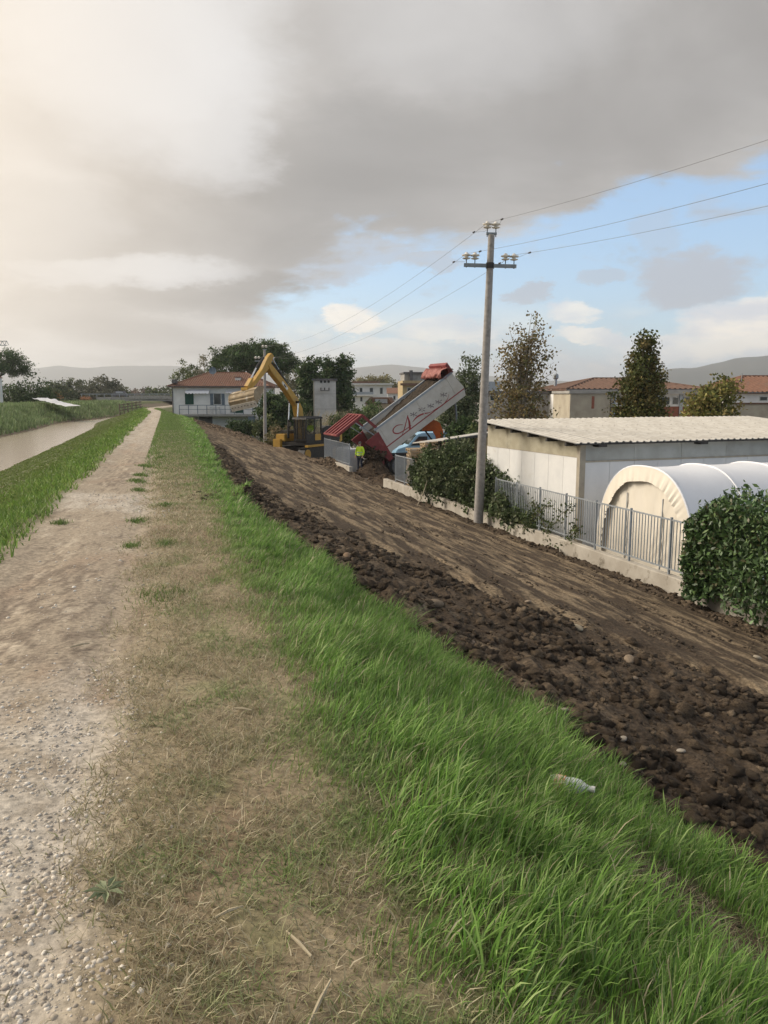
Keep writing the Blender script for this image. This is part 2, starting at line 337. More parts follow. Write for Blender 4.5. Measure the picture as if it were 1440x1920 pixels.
def build_terrain():
    s1 = [-1.2]
    while s1[-1] < 330: s1.append(s1[-1]+max(.035, .0135*abs(s1[-1])))
    S = np.array(s1)
    T = np.concatenate([np.linspace(-70, -14, 40)[:-1], np.linspace(-14, -2.4, 70)[:-1], np.arange(-2.4, 8.4, .037), np.arange(8.4, 11.9, .06)])
    TT, SS = np.meshgrid(T, S)
    Zg = H(TT, SS); soil = zone_soil(TT, SS)
    u = TT-cshift(SS)
    V = np.stack([TT, SS, Zg], -1).reshape(-1, 3)
    n = len(T); idx = np.arange(len(S)*n).reshape(len(S), n)
    F = np.stack([idx[:-1, :-1], idx[:-1, 1:], idx[1:, 1:], idx[1:, :-1]], -1).reshape(-1, 4)
    tc = V[F, 0].mean(1); sc_ = V[F, 1].mean(1); uc = tc-cshift(sc_)
    keep = tc < t_wall(sc_)+.17
    isS = soil.ravel()[F].sum(1) >= 2
    edgeL = -1.72+.22*fbm(sc_*.8, tc*.2+5, 3); edgeR = -.28+.25*fbm(sc_*.7, tc*.2+40, 3)
    isP = (uc > edgeL) & (uc < edgeR) & ~isS
    # colours
    t_, s_ = V[:, 0], V[:, 1]; u_ = t_-cshift(s_)
    a = fbm(t_*1.2, s_*.6, 5); b = fbm(t_*3.1+9, s_*2.2, 5); c = fbm(t_*9, s_*7, 4)
    mixc = lambda A, B, f: A*(1-f[:, None])+np.array(B)*f[:, None]
    C = np.tile(np.array([.30, .25, .19]), (len(V), 1))
    C = mixc(C, (.43, .37, .29), sm(0, .5, b))
    C = mixc(C, (.27, .205, .15), sm(.05, .45, -a)*.8)
    wet = sm(.0, .32, b+.35*c+.62*np.exp(-((u_+.95)/.45)**2)*sm(3.8, 5.0, s_)*sm(9.5, 7, s_)+.55*np.exp(-((u_+1.0)/.30)**2)*sm(12.5, 14.5, s_)*sm(40, 22, s_)-.24)*sm(-.12, .18, c+.9*fbm(t_*12, s_*3.2, 4)+.2*b)
    C = mixc(C, (.15, .118, .09), wet*.8)
    grav = np.clip(sm(.12, -.15, u_+.27+.25*a)*sm(5.0, 3.2, s_+1.2*a)+sm(.9, .0, np.abs(s_-12.3+.8*(u_+1))-.6+a)*.8+sm(19, 30, s_)*.6, 0, 1)*sm(-.35, .25, b+.4*c+.1)
    fl = sm(.20, .40, fbm(t_*11+3, s_*2.8, 4)+.25*a)*sm(1.8, 3, s_); C = mixc(C, (.15, .118, .09), fl*.6)
    C = mixc(C, (.50, .46, .40), grav*.7)
    rut = np.exp(-((u_+.29+.04*np.sin(s_*.6))/.045)**2)*sm(4, 5.2, s_)*sm(10, 8.5, s_)*(.5+.5*np.sin(s_*34))
    C = mixc(C, (.13, .1, .075), np.clip(rut, 0, 1)*.8)
    # trampled verge
    dry = sm(-.45, -.1, u_+.15*b); D = np.tile(np.array([.255, .21, .14]), (len(V), 1)); D = mixc(D, (.20, .15, .10), sm(0, .4, a+.3*c)); D = mixc(D, (.19, .20, .095), sm(.1, .5, -b)*.6)
    D = mixc(D, (.14, .17, .065), sm(12, 30, s_)*.85)
    C = C*(1-dry[:, None])+D*dry[:, None]
    G = np.tile(np.array([.085, .10, .035]), (len(V), 1)); G = mixc(G, (.13, .10, .055), sm(.05, .45, a+.3*b)*.7)
    gr = np.clip(sm(.45, .95, u_+.2*a)+sm(-1.5, -1.95, u_+.2*a), 0, 1)
    C = C*(1-gr[:, None])+G*gr[:, None]
    mudl = sm(-6.3, -6.9, u_)*sm(-13.2, -12.4, u_); C = mixc(C, (.16, .125, .085), mudl)
    bare = np.exp(-((t_-2.08)/.3)**2-((s_-2.55)/.45)**2)+np.exp(-((t_-1.98)/.1)**2-((s_-3.5)/.12)**2); C = mixc(C, (.085, .055, .036), np.clip(bare*1.6, 0, 1))
    # soil
    tw_ = t_+.03*s_+.35*fbm(t_*.3+5, s_*.12, 2); st = fbm(tw_*2.4, s_*.4, 5); st2 = fbm(tw_*6.5, s_*1.5+5, 5)+.4*fbm(t_*9, s_*6, 3)
    E = np.tile(np.array([.076, .055, .037]), (len(V), 1))
    rough = (1-sm(-.6, .6, t_-t_rough(s_)))
    flat = (1-rough)*(1-sm(-1.2, -.3, t_-t_wall(s_)))
    E = mixc(E, (.30, .228, .145), flat*sm(-.05, .45, st+.7*st2+.10)*.8)
    E = mixc(E, (.15, .11, .073), rough*sm(-.05, .5, a+.6*c)*.9)
    terr = np.exp(-((t_-t_bound(s_)-.75)/.45)**2)*sm(4, 7, s_)*sm(13, 10, s_)
    E = mixc(E, (.22, .17, .115), np.clip(terr*sm(-.1, .3, b+.5*c), 0, 1)*.8)
    E = mixc(E, (.15, .10, .06), sm(40, 55, s_)*.5)
    so = sm(-.1, .12, t_-t_bound(s_)-.1*c)*(s_ < 72); so = np.maximum(so, soil.ravel()*1.0)
    C = C*(1-so[:, None])+E*so[:, None]
    def sub(name, mask, mat):
        f = F[mask & keep]; ids, inv = np.unique(f, return_inverse=True)
        o = np_mesh(name, V[ids], inv.reshape(f.shape), mat, C[ids], smooth=True); o['kind'] = 'structure'; return o
    lev = sub('levee_bank', ~isS & ~isP, m_ground); pth = sub('gravel_path', isP, m_ground); sf = sub('soil_fill', isS, m_soil)
    return lev, pth, sf
levee, path, soil_fill = build_terrain()
gm = MB(); g = 7000
gm.add([(-g, -g, YARD-.3), (g, -g, YARD-.3), (g, g, YARD-.3), (-g, g, YARD-.3)], [(0, 1, 2, 3)])
gnd = gm.build('ground', M('field_ground', (.11, .115, .05), (.17, .14, .085), .05, .95, 0, c3=(.08, .10, .04), s3=.01)); gnd['kind'] = 'structure'
ym = MB(); yv = []
for s in range(2, 130, 4): yv.append(((t_wall(s)+.1).item(), s))
ym.add([(x, y, YARD) for x, y in yv]+[(x+70, y, YARD) for x, y in yv], [(i, i+len(yv), i+len(yv)+1, i+1) for i in range(len(yv)-1)])
yd = ym.build('yard', M('yard_gravel', (.27, .25, .22), (.19, .175, .15), 2, .95, .3)); yd['kind'] = 'structure'
# water
wm = bpy.data.materials.new('muddy_water'); wm.use_nodes = True; b = wm.node_tree.nodes['Principled BSDF']; n = NB(wm.node_tree)
b.inputs['Base Color'].default_value = (.30, .235, .165, 1); b.inputs['Roughness'].default_value = .18; b.inputs['Specular IOR Level'].default_value = .4
co = n.n('ShaderNodeTexCoord').outputs['Object']; mp = n.n('ShaderNodeMapping'); mp.inputs['Scale'].default_value = (1.0, .45, 1); n.put(mp.inputs[0], co)
bp = n.n('ShaderNodeBump'); bp.inputs['Strength'].default_value = .2; bp.inputs['Distance'].default_value = .04; n.put(bp.inputs['Height'], n.noise(mp.outputs[0], 1.1, 3, .5, .3)); n.put(b.inputs['Normal'], bp.outputs[0])
q = MB(); ws = list(range(-10, 330, 10))
q.add([(float(cshift(s))-14.5, s, WATER) for s in ws]+[(float(cshift(s))-6.2, s, WATER) for s in ws], [(i, i+len(ws), i+len(ws)+1, i+1) for i in range(len(ws)-1)])
wa = q.build('canal_water', wm); wa['kind'] = 'structure'

# ------------------------------------------------------------------ blades
def cam_uv(t, s, z):
    f = t*SY+s*CY; x = t*CY-s*SY; h = z-EYE
    zc_ = f*CP-h*SP; return 720+FPX*x/np.maximum(zc_, .01), 960-FPX*(h*CP+f*SP)/np.maximum(zc_, .01), f
def inview(t, s, z, mrg=140):
    px, py, f = cam_uv(t, s, z); return (f > .2) & (px > -mrg) & (px < 1440+mrg) & (py < 1920+mrg*2) & (py > 500)
def blades(name, t, s, h, wd, lean, az, col, seg=2, z=None, parent=None, curl=1.0):
    n = len(t); z = H(t, s)-.012 if z is None else z
    ax, ay = np.cos(az), np.sin(az); px, py = -ay, ax           # lean direction and width direction
    tw = RS.rand(n)*2*np.pi; wx, wy = np.cos(tw)*.7+px*.6, np.sin(tw)*.7+py*.6
    L = np.sqrt(wx**2+wy**2); wx /= L; wy /= L
    prof = [(0, 0, 1.0), (.5, .30, .85), (1.0, 1.0, 0)] if seg == 2 else [(0, 0, .9), (.38, .16, 1.0), (.75, .55, .75), (1.0, 1.0, 0)]
    vs = []; cs = []
    for k, (fz, fl, fw) in enumerate(prof):
        hz = h*(fz-curl*.22*lean*fl*fz)*np.sqrt(np.maximum(1-np.minimum(lean, .97)**2*.8, .05)); cx = t+ax*h*lean*fl; cy = s+ay*h*lean*fl; cz = z+hz
        sh = .55+.6*fz
        if fw > 0:
            vs.append(np.stack([cx-wx*wd*fw/2, cy-wy*wd*fw/2, cz], -1)); vs.append(np.stack([cx+wx*wd*fw/2, cy+wy*wd*fw/2, cz], -1)); cs += [col, col]
        else: vs.append(np.stack([cx, cy, cz], -1)); cs.append(col)
    V = np.stack(vs, 1); k = V.shape[1]; C = np.stack(cs, 1).reshape(-1, 3); V = V.reshape(-1, 3)
    tr = [(0, 1, 3), (0, 3, 2), (2, 3, 4)] if seg == 2 else [(0, 1, 3), (0, 3, 2), (2, 3, 5), (2, 5, 4), (4, 5, 6)]
    F = (np.arange(n)[:, None, None]*k+np.array(tr)[None]).reshape(-1, 3)
    return tag(np_mesh(name, V, F, m_blade, C, parent), kind='stuff')
GREEN = np.array([[.16, .295, .055], [.205, .33, .08], [.12, .225, .05], [.28, .365, .14], [.09, .17, .05]])
STRAW = np.array([[.44, .375, .25], [.34, .29, .19], [.28, .25, .15], [.25, .26, .13], [.52, .46, .33]])
def pick(pal, n, p=None): return pal[RS.choice(len(pal), n, p=p)]*(.75+.5*RS.rand(n))[:, None]
def strew(n, s0, s1, tlo, thi, power=1.0):
    """positions denser near the camera"""
    r = RS.rand(n); s = (s0**(1-power)+r*(s1**(1-power)-s0**(1-power)))**(1/(1-power)) if power != 1 else s0*(s1/s0)**r
    lo = tlo(s) if callable(tlo) else tlo; hi = thi(s) if callable(thi) else thi
    return lo+RS.rand(n)*(hi-lo), s
# tall fresh grass on the land-side bank
def bank_grass(n, s0, s1, wd, hh, seg, power, name):
    t, s = strew(n, s0, s1, .25, lambda s: t_bound(s)+.35, power)
    u = t; cl = fbm(t*1.6, s*1.6, 3); cl2 = fbm(t*4.5, s*4.5, 2)
    keep = (RS.rand(n) < sm(.35, .85, u+.22*cl)*.95+.03)
    bare = np.exp(-((t-2.08)/.27)**2-((s-2.55)/.42)**2)+np.exp(-((t-1.98)/.10)**2-((s-3.44)/.13)**2); keep &= RS.rand(n) > bare*2.2
    keep &= ~(zone_soil(t-.1, s)); keep &= inview(t, s, H(t, s)); keep &= RS.rand(n) < .55+.7*sm(-.3, .3, cl2)
    t, s, cl, cl2 = t[keep], s[keep], cl[keep], cl2[keep]; n = len(t)
    h = hh*(.55+.5*sm(-.3, .45, cl)+.6*sm(0, .5, cl2))*(.55+.75*RS.rand(n))*(.42+.58*sm(.4, 1.3, t))
    az = R(8)+fbm(t*.9, s*.9, 2)*1.3+RS.randn(n)*.75; lean = np.clip(.5+.22*RS.randn(n)+.25*sm(0, .4, cl), .1, .95)
    col = pick(GREEN, n, [.32, .26, .2, .12, .10])*(1+.35*cl[:, None])
    dead = RS.rand(n) < .08; col[dead] = pick(STRAW, dead.sum())
    yel = sm(.75, .35, t-.2*cl)[:, None]*.6; col = col*(1-yel)+np.array([.24, .25, .11])*yel
    return blades(name, t, s, h, wd*(.6+.7*RS.rand(n))*np.maximum(1, s/6), lean, az, col, seg)
bank_grass(118000, .9, 9, .0048, .17, 3, .6, 'bank_grass')['label'] = 'long bright green grass on the levee bank'
bank_grass(95000, 9, 85, .0075, .15, 2, 1.35, 'bank_grass')['label'] = 'green grass along the far edge of the soil fill'
n = 9000; t, s = strew(n, 1.2, 4.6, .75, lambda s: t_bound(s)+.1, 1.2); cl = fbm(t*2.0+3, s*2.0, 2); bare = np.exp(-((t-2.08)/.27)**2-((s-2.55)/.42)**2); k = (cl > -.05) & (RS.rand(n) > bare*2.2) & inview(t, s, H(t, s)) & ~zone_soil(t-.1, s); t, s, cl = t[k], s[k], cl[k]; n = len(t)
blades('coarse_grass', t, s, (.13+.10*RS.rand(n))*(.7+.7*sm(-.05, .5, cl)), .0068*(.7+.6*RS.rand(n)), np.clip(.62+.2*RS.randn(n), .2, .95), R(5)+RS.randn(n)*.9, pick(GREEN, n, [.3, .3, .1, .25, .05])*1.1, 3)['label'] = 'broad coarse grass blades at the foot of the levee crown'
# trampled, half-dead turf on the crown
n = 150000; t, s = strew(n, 1.2, 36, -.62, 1.0, 1.0); k = inview(t, s, 0*t) & (RS.rand(n) < sm(-.5, -.15, t+.3*fbm(t*2, s*1.2, 4))*(.25+.9*sm(-.35, .25, fbm(t*2.2+7, s*1.8, 3)))+.02); t, s = t[k], s[k]; n = len(t)
gmix = sm(-.1, .45, fbm(t*2.2, s*2.2, 3)+.35*(t-.3))[:, None]*.75; col = pick(STRAW, n)*(1-gmix)+pick(GREEN, n)*gmix*.9
o = blades('trampled_turf', t, s, .035+.065*RS.rand(n), .0042*np.maximum(1, s/5.5)*(.6+.8*RS.rand(n)), np.clip(.8+.15*RS.randn(n), .3, .97), RS.rand(n)*6.28, col, 2); o['label'] = 'flattened half-dead straw and turf beside the track'
n = 52000; t, s = strew(n, 11, 100, -.6, .95, 1.1); k = RS.rand(n) < sm(11, 32, s+3*fbm(t*.8, s*.3, 3)); t, s = t[k], s[k]; n = len(t); t = t+cshift(s); col = pick(GREEN, n)*.65+np.array([.045, .045, .02])
blades('verge_grass', t, s, .05+.05*RS.rand(n), .017*s/25, np.clip(.5+.2*RS.randn(n), .1, .9), RS.rand(n)*6.28, col, 2)['label'] = 'short worn green grass right of the far path'
# weeds on the river side bank
n = 110000; t, s = strew(n, 4.5, 100, -7.0, -1.55, 1.25); t = t+cshift(s); k = inview(t, s, -.8+0*t) & (RS.rand(n) < sm(-1.5, -2.0, t-cshift(s)+.35*fbm(t, s*.8, 3))*.97+.03); t, s = t[k], s[k]; n = len(t)
cl = fbm(t*1.3, s*1.0, 3); top = sm(-4.2, -2.2, t-cshift(s)+.8*cl)
col = pick(np.array([[.15, .25, .045], [.19, .285, .065], [.115, .195, .045], [.23, .29, .09]]), n)*(1+.4*cl[:, None]); pale = (1-top)[:, None]*.55; col = col*(1-pale)+np.array([.15, .165, .06])*pale*(.7+.6*RS.rand(n))[:, None]
blades('river_bank_weeds', t, s, (.05+.085*top)*(.5+.8*RS.rand(n))*(1+.4*cl), .022*np.maximum(.8, s/14), np.clip(.55+.2*RS.randn(n), .1, .95), RS.rand(n)*6.28, col, 2)['label'] = 'low leafy green weeds on the river side bank'
# opposite bank: mown slope, reeds above
n = 60000; t, s = strew(n, 26, 150, -22, -12.0, 1.2); uL = np.interp(s, [-20, 64, 92, 112, 160], [-12.4, -12.4, -11.2, -9.2, -9.2]); t = uL+cshift(s)-(.1+11*RS.rand(n)**.8); k = inview(t, s, 0*t, 60); t, s = t[k], s[k]; n = len(t)
v = np.interp(s, [-20, 64, 92, 112, 160], [-12.4, -12.4, -11.2, -9.2, -9.2])+cshift(s)-t
reed = sm(55, 78, s-(v-3)*3+6*fbm(t*.3, s*.2, 2)); cl = fbm(t*.5, s*.35, 3)
col = pick(np.array([[.16, .26, .06], [.13, .21, .055], [.20, .27, .09]]), n)*(1-reed[:, None])+pick(np.array([[.15, .20, .085], [.19, .23, .11], [.11, .155, .065]]), n)*reed[:, None]
blades('reed_bank', t, s, (.14+.42*reed)*(.5+.7*RS.rand(n))*(1+.4*cl), .05+.05*reed, np.clip(.3+.2*RS.randn(n), .05, .9), RS.rand(n)*6.28, col*1.3*(1+.5*cl[:, None]), 2)['label'] = 'reeds and rough grass on the opposite canal bank'
n = 1600; t, s = 2.05+RS.randn(n)*.16, 2.6+RS.randn(n)*.22; col = pick(STRAW, n); k = RS.rand(n) < .35; col[k] = pick(GREEN, k.sum())
blades('bare_patch_straw', t, s, .03+.07*RS.rand(n), .0035*(.6+.8*RS.rand(n)), np.clip(.8+.15*RS.randn(n), .3, .97), RS.rand(n)*6.28, col, 2)['label'] = 'sparse straw in the bare patch on the bank'
# tufts standing in the track
tu = [(258, 975, .26), (242, 1022, .2), (310, 1118, .5), (258, 902, .35), (268, 918, .25), (275, 873, .4), (305, 949, .2), (300, 1020, .22), (105, 980, .2), (268, 890, .3), (300, 858, .35)]
tt, ss_ = [], []
for px, py, w_ in tu:
    c = at_z(px, py, 0); m_ = int(150+500*w_); tt.append(c.x+RS.randn(m_)*w_*.24+.04*RS.randn()); ss_.append(c.y+RS.randn(m_)*w_*.42)
t = np.concatenate(tt); s = np.concatenate(ss_); n = len(t)
blades('track_tufts', t, s, .03+.06*RS.rand(n), .007*np.maximum(1, s/9), np.clip(.6+.25*RS.randn(n), .1, .95), RS.rand(n)*6.28, pick(GREEN, n)*.6+np.array([.03, .03, .012]), 2)['label'] = 'dark green tufts growing in the bare track'

# ------------------------------------------------------------------ pebbles and clods
def ico(sub, seed, amp, flat=1.0):
    bm = bmesh.new(); bmesh.ops.create_icosphere(bm, subdivisions=sub, radius=1.0); bm.verts.ensure_lookup_table(); r = np.random.RandomState(seed)
    V = np.array([v.co[:] for v in bm.verts]); F = np.array([[v.index for v in f.verts] for f in bm.faces]); bm.free()
    V = V*(1+amp*r.randn(len(V), 1))*np.array([1, .8+.3*r.rand(), flat*(.75+.3*r.rand())]); return V, F
def scatter(name, t, s, z, size, shapes, mat, col, parent=None):
    mat = m_clod if mat is m_soil else mat; Vs, Fs, Cs = [], [], []; o = 0; n = len(t); w_ = RS.randint(0, len(shapes), n); a = RS.rand(n)*6.28; b = RS.randn(n)*.35
    for k, (V, F) in enumerate(shapes):
        i = np.where(w_ == k)[0]
        if not len(i): continue
        v = V[None]*size[i][:, None, None]; ca, sa = np.cos(a[i])[:, None], np.sin(a[i])[:, None]; cb, sb = np.cos(b[i])[:, None], np.sin(b[i])[:, None]
        y = v[..., 1]*cb-v[..., 2]*sb; zz = v[..., 1]*sb+v[..., 2]*cb; x = v[..., 0]*ca-y*sa; y = v[..., 0]*sa+y*ca
        P_ = np.stack([x+t[i][:, None], y+s[i][:, None], zz+z[i][:, None]], -1)
        Vs.append(P_.reshape(-1, 3)); Fs.append((F[None]+(np.arange(len(i))*len(V))[:, None, None]+o).reshape(-1, 3)); Cs.append(np.repeat(col[i], len(V), 0)); o += len(i)*len(V)
    return np_mesh(name, np.concatenate(Vs), np.concatenate(Fs), mat, np.concatenate(Cs), parent)
def singles(name, idx, t, s, z, size, shapes, mat, col, parent):
    ms = []
    for k, (V, F) in enumerate(shapes):
        for c in range(3):
            cc = col[idx[(k*3+c) % len(idx)]]; o = np_mesh(name, V, F, mat, np.repeat(cc[None], len(V), 0)); ms.append(o.data); bpy.data.objects.remove(o)
    for i in idx:
        o = bpy.data.objects.new(name, ms[random.randrange(len(ms))]); COL.objects.link(o); o.parent = parent
        o.location = (t[i], s[i], z[i]); o.scale = (size[i],)*3; o.rotation_euler = (random.gauss(0, .4), random.gauss(0, .4), random.uniform(0, 6.28))
# gravel on the track
pb = [ico(1, i, .12, .55) for i in range(6)]
n = 60000; t, s = strew(n, 1.5, 16, -1.3, -.05, 1.6); a = fbm(t*1.2, s*.6, 5)
pr = .42*sm(.12, -.15, t+.27+.25*a)*sm(5.0, 3.0, s+1.2*a)*sm(-.35, .2, fbm(t*4, s*4, 3))*1.6+.04+.6*sm(.8, .0, np.abs(s-12.3+.8*(t+1))-.5+a)
k = inview(t, s, 0*t, 30) & (RS.rand(n) < pr); t, s = t[k], s[k]; n = len(t)
size = .0025+.0115*RS.rand(n)**3.6*np.where(s < 6, 1, 1.5); z = H(t, s)-size*.05; col = pick(np.array([[.50, .455, .39], [.42, .37, .305], [.60, .56, .50], [.33, .29, .25]]), n, [.4, .35, .12, .13])
px, py, f = cam_uv(t, s, z); big = np.argsort(-size/f*(inview(t, s, z, 0)))[:240]; rest = np.setdiff1d(np.arange(n), big)
singles('pebble', big, t, s, z, size, pb, m_stone, col, path)
tag(scatter('fine_gravel', t[rest], s[rest], z[rest], size[rest], pb, m_stone, col[rest], path), kind='stuff')
# clods in the fill
def lump(sub, seed):
    V, F = ico(sub, seed, .02, .8); r = np.random.RandomState(seed); n_ = V/np.linalg.norm(V, axis=1)[:, None]
    V = V*(1+.42*fbm(n_[:, 0]*1.3+seed*.7, n_[:, 1]*1.3+n_[:, 2]*1.5, 2)[:, None])*np.array([1.15, .75+.3*r.rand(), .7])
    for _ in range(16): d_ = r.randn(3); d_ /= np.linalg.norm(d_); h_ = .42+.3*r.rand(); e_ = np.maximum((V*d_).sum(1)-h_, 0); V = V-e_[:, None]*d_*.95      # broken facets
    V = V*(1+.10*fbm(n_[:, 0]*2.3+seed, n_[:, 1]*2.3+n_[:, 2]*1.7, 3)[:, None]+(.10 if sub == 3 else .17)*r.randn(len(V), 1)*(.6+.8*r.rand())); return V, F
ck = [lump(2, 20+i) for i in range(8)]; cs_ = [lump(1, 40+i) for i in range(8)]; cb_ = [lump(3, 60+i) for i in range(8)]
n = 75000; t, s = strew(n, 1.5, 30, lambda s: t_bound(s)-.02, lambda s: np.minimum(t_rough(s)+.5, t_wall(s)), 1.15)
cl = fbm(t*.9, s*.9, 3); k = inview(t, s, -1.3+0*t, 30) & zone_soil(t, s) & (RS.rand(n) < .25+.8*sm(-.25, .3, cl)); t, s, cl = t[k], s[k], cl[k]; n = len(t)
te, se = strew(6000, 6, 48, lambda s: t_wall(s)-1.1, lambda s: t_wall(s)-.02, 1.2); tf, sf2 = strew(30000, 6, 60, lambda s: t_rough(s), lambda s: t_wall(s)-1, 1.3); kf = fbm(tf*1.2+.04*sf2, sf2*.5, 3) > .12; tf, sf2 = tf[kf][:9000], sf2[kf][:9000]; nf = len(tf)
th, sh = 3.6+RS.randn(3000)*1.9, 61+RS.randn(3000)*3; tg, sg = 10.6+RS.randn(1500)*1.1, 46.2+RS.randn(1500)*1.9; tp, sp_ = np.concatenate([1.02+RS.randn(500)*.33, 2.05+RS.randn(900)*.12]), np.concatenate([12.3+RS.randn(500)*.28, 2.6+RS.randn(900)*.17])
sz = lambda n, a, b, p: a+b*RS.rand(n)**p
size = np.concatenate([sz(n, .008, .066, 6)*(1+.6*sm(0, .4, cl)), sz(6000, .012, .08, 5), sz(nf, .008, .04, 4), sz(3000, .03, .11, 4), sz(1500, .04, .14, 3), sz(500, .015, .05, 2), sz(900, .003, .018, 3)])
t = np.concatenate([t, te, tf, th, tg, tp]); s = np.concatenate([s, se, sf2, sh, sg, sp_]); ok = (t < t_wall(s)-.03) & inview(t, s, -1.3+0*t, 30) & ((s > 11.5) & (s < 13) & (t < 2) | (s < 3.3) & (t < 2.5) | (t > t_bound(s)-.05))
ok &= size/np.maximum(cam_uv(t, s, -1.3+0*t)[2], .3)*1459 > 1.5
t, s, size = t[ok], s[ok], size[ok]; n = len(t)
z = H(t, s)+size*.02; col = pick(np.array([[.074, .054, .037], [.095, .071, .049], [.14, .106, .072], [.058, .043, .031]]), n, [.4, .3, .15, .15]); px, py, f = cam_uv(t, s, z)
col = col*(1+sm(30, 50, s)*.5)[:, None]
order = np.argsort(-size/f*inview(t, s, z, 0)); big = order[:290]; mid = order[290:2300]; rest = order[2300:]
singles('clod', big, t, s, z, size*1.05, cb_, m_soil, col, soil_fill)
tag(scatter('coarse_clods', t[mid], s[mid], z[mid], size[mid], ck, m_soil, col[mid], soil_fill), kind='stuff')
tag(scatter('crumbs', t[rest], s[rest], z[rest], size[rest], cs_, m_soil, col[rest], soil_fill), kind='stuff')
# ================================================================== FOLIAGE
def leaf_mesh(name, pts, size, col, mat, parent, aspect=.55, nrm=None, updir=0.0):
    n = len(pts); a = RS.randn(n, 3); a[:, 2] += updir; a /= np.linalg.norm(a, axis=1)[:, None]
    b = RS.randn(n, 3)
    if nrm is not None: b = np.cross(nrm+.5*RS.randn(n, 3), a)
    b = b-a*(a*b).sum(1)[:, None]; b /= np.linalg.norm(b, axis=1)[:, None]+1e-9
    L = size[:, None]; V = np.stack([pts-a*L*.5, pts+b*L*aspect*.5, pts+a*L*.5, pts-b*L*aspect*.5], 1).reshape(-1, 3)
    F = np.arange(4*n).reshape(-1, 4); return np_mesh(name, V, F, mat, np.repeat(col, 4, 0), parent)
def ell_points(n, ells, shell=.45):
    """clump centres spread through a set of ellipsoids, mostly towards their skins"""
    w_ = np.array([e[3]*e[4]*e[5] for e in ells])**.67; k = RS.choice(len(ells), n, p=w_/w_.sum()); E = np.array(ells)[k]
    v = RS.randn(n, 3); v /= np.linalg.norm(v, axis=1)[:, None]; r = (shell+(1-shell)*RS.rand(n))*(1+.10*RS.randn(n))
    return E[:, :3]+v*E[:, 3:6]*r[:, None]
def limb(mb, a, b, r0, r1, n=5, sag=.15):
    a = Vector(a); b = Vector(b); L = (b-a).length; m = (a+b)/2+Vector((random.gauss(0, .06)*L, random.gauss(0, .06)*L, sag*L*.4)); mb.tube([a, a.lerp(m, .55), m, m.lerp(b, .5), b], [r0, r0*.85+r1*.15, (r0+r1)/2, r0*.2+r1*.8, r1], n)
def tree(name, label, loc, ells, trunk_h, trunk_r, nclump, nleaf, csize, lsize, pal, group=None, nlimb=14, bark=None, lean=(0, 0), probs=None, shell=.4, aspect=.6, cat='tree', updir=.2):
    """trunk with limbs + crown of leaf clumps; ells are in metres above the base"""
    o = thing(name, label, cat, loc, 0, group)
    cen = ell_points(nclump, ells, shell)
    pts = cen[RS.randint(0, nclump, nleaf)]; ci = RS.randint(0, nclump, nleaf); pts = cen[ci]+RS.randn(nleaf, 3)*np.array([csize, csize, csize*.75])
    tone = (.7+.6*RS.rand(nclump))[ci]; pal = np.array(pal)*1.35; kc = RS.choice(len(pal), nclump, p=probs)[ci]; mixp = RS.rand(nleaf) < .3; kc[mixp] = RS.choice(len(pal), mixp.sum(), p=probs)
    col = pal[kc]*(tone*(.8+.4*RS.rand(nleaf)))[:, None]
    mb = MB(); top = Vector((lean[0], lean[1], trunk_h)); zmax = max(e[2]+e[5] for e in ells)*.82; tip = Vector((lean[0]*1.4, lean[1]*1.4, max(zmax, trunk_h)))
    mb.tube([(0, 0, -.3), (0, 0, .15), tuple(top*.5+Vector((.05, 0, 0))*trunk_h*.3), tuple(top)], [trunk_r*1.35, trunk_r*1.05, trunk_r*.85, trunk_r*.7], 8)
    if tip.z > trunk_h*1.15: mb.tube([top, top.lerp(tip, .5)+Vector((random.gauss(0, .1), random.gauss(0, .1), 0)), tip], [trunk_r*.7, trunk_r*.4, trunk_r*.08], 6)
    for i in RS.choice(nclump, min(nlimb, nclump), replace=False):
        c = Vector(cen[i]); f = random.uniform(0, .75) if c.z > trunk_h*1.3 else 0; s_ = top.lerp(tip, f); s_ = s_ if s_.z < c.z+.3 else top
        limb(mb, s_, c, trunk_r*(.45-.3*f), trunk_r*.06)
    mb.build('trunk', bark or m_bark, o, smooth=True)
    leaf_mesh('crown', pts, lsize*(.6+.8*RS.rand(nleaf)), col, m_leaf, o, aspect, updir=updir); return o
OLIVE = [(.055, .075, .028), (.075, .095, .035), (.04, .055, .022), (.10, .11, .045)]
DARKG = [(.035, .06, .022), (.05, .08, .028), (.025, .045, .018), (.07, .10, .035)]
MIDG = [(.065, .105, .03), (.09, .135, .04), (.05, .08, .025)]

# ================================================================== BOUNDARY WALL AND RAILING
WT = -2.5
def wl(s, z, off=0.0): return Vector((float(t_wall(s))+off, s, z))
m_wall = M('weathered_render', (.42, .39, .34), (.33, .30, .255), 1.6, .92, .3, c3=(.15, .13, .10), s3=2.6, t3=(.53, .70))
def wall_run(s0, s1, label):
    mb = MB(); a, b_ = wl(s0, 0), wl(s1, 0); k = max(2, int((s1-s0)/.6)); vs = []
    for i in range(k+1):
        s = s0+(s1-s0)*i/k; dz = .012*perlin(s*2, .3).item()
        for off, z in ((0, -3.6), (0, WT-.02+dz), (.02, WT+dz), (.20, WT+dz), (.22, WT-.02+dz), (.22, -3.6)): vs.append(wl(s, z, off+.008*perlin(s*1.7, z*3).item()))
    fs = [(i*6+j, i*6+j+1, (i+1)*6+j+1, (i+1)*6+j) for i in range(k) for j in range(5)]+[(5, 4, 3, 2, 1, 0), tuple(k*6+j for j in range(6))]
    o = mb.add(vs, fs).build('boundary_wall', m_wall); return tag(o, label, 'wall')
wall_run(2.0, 12.4, 'low concrete boundary wall under the glossy laurel hedge')
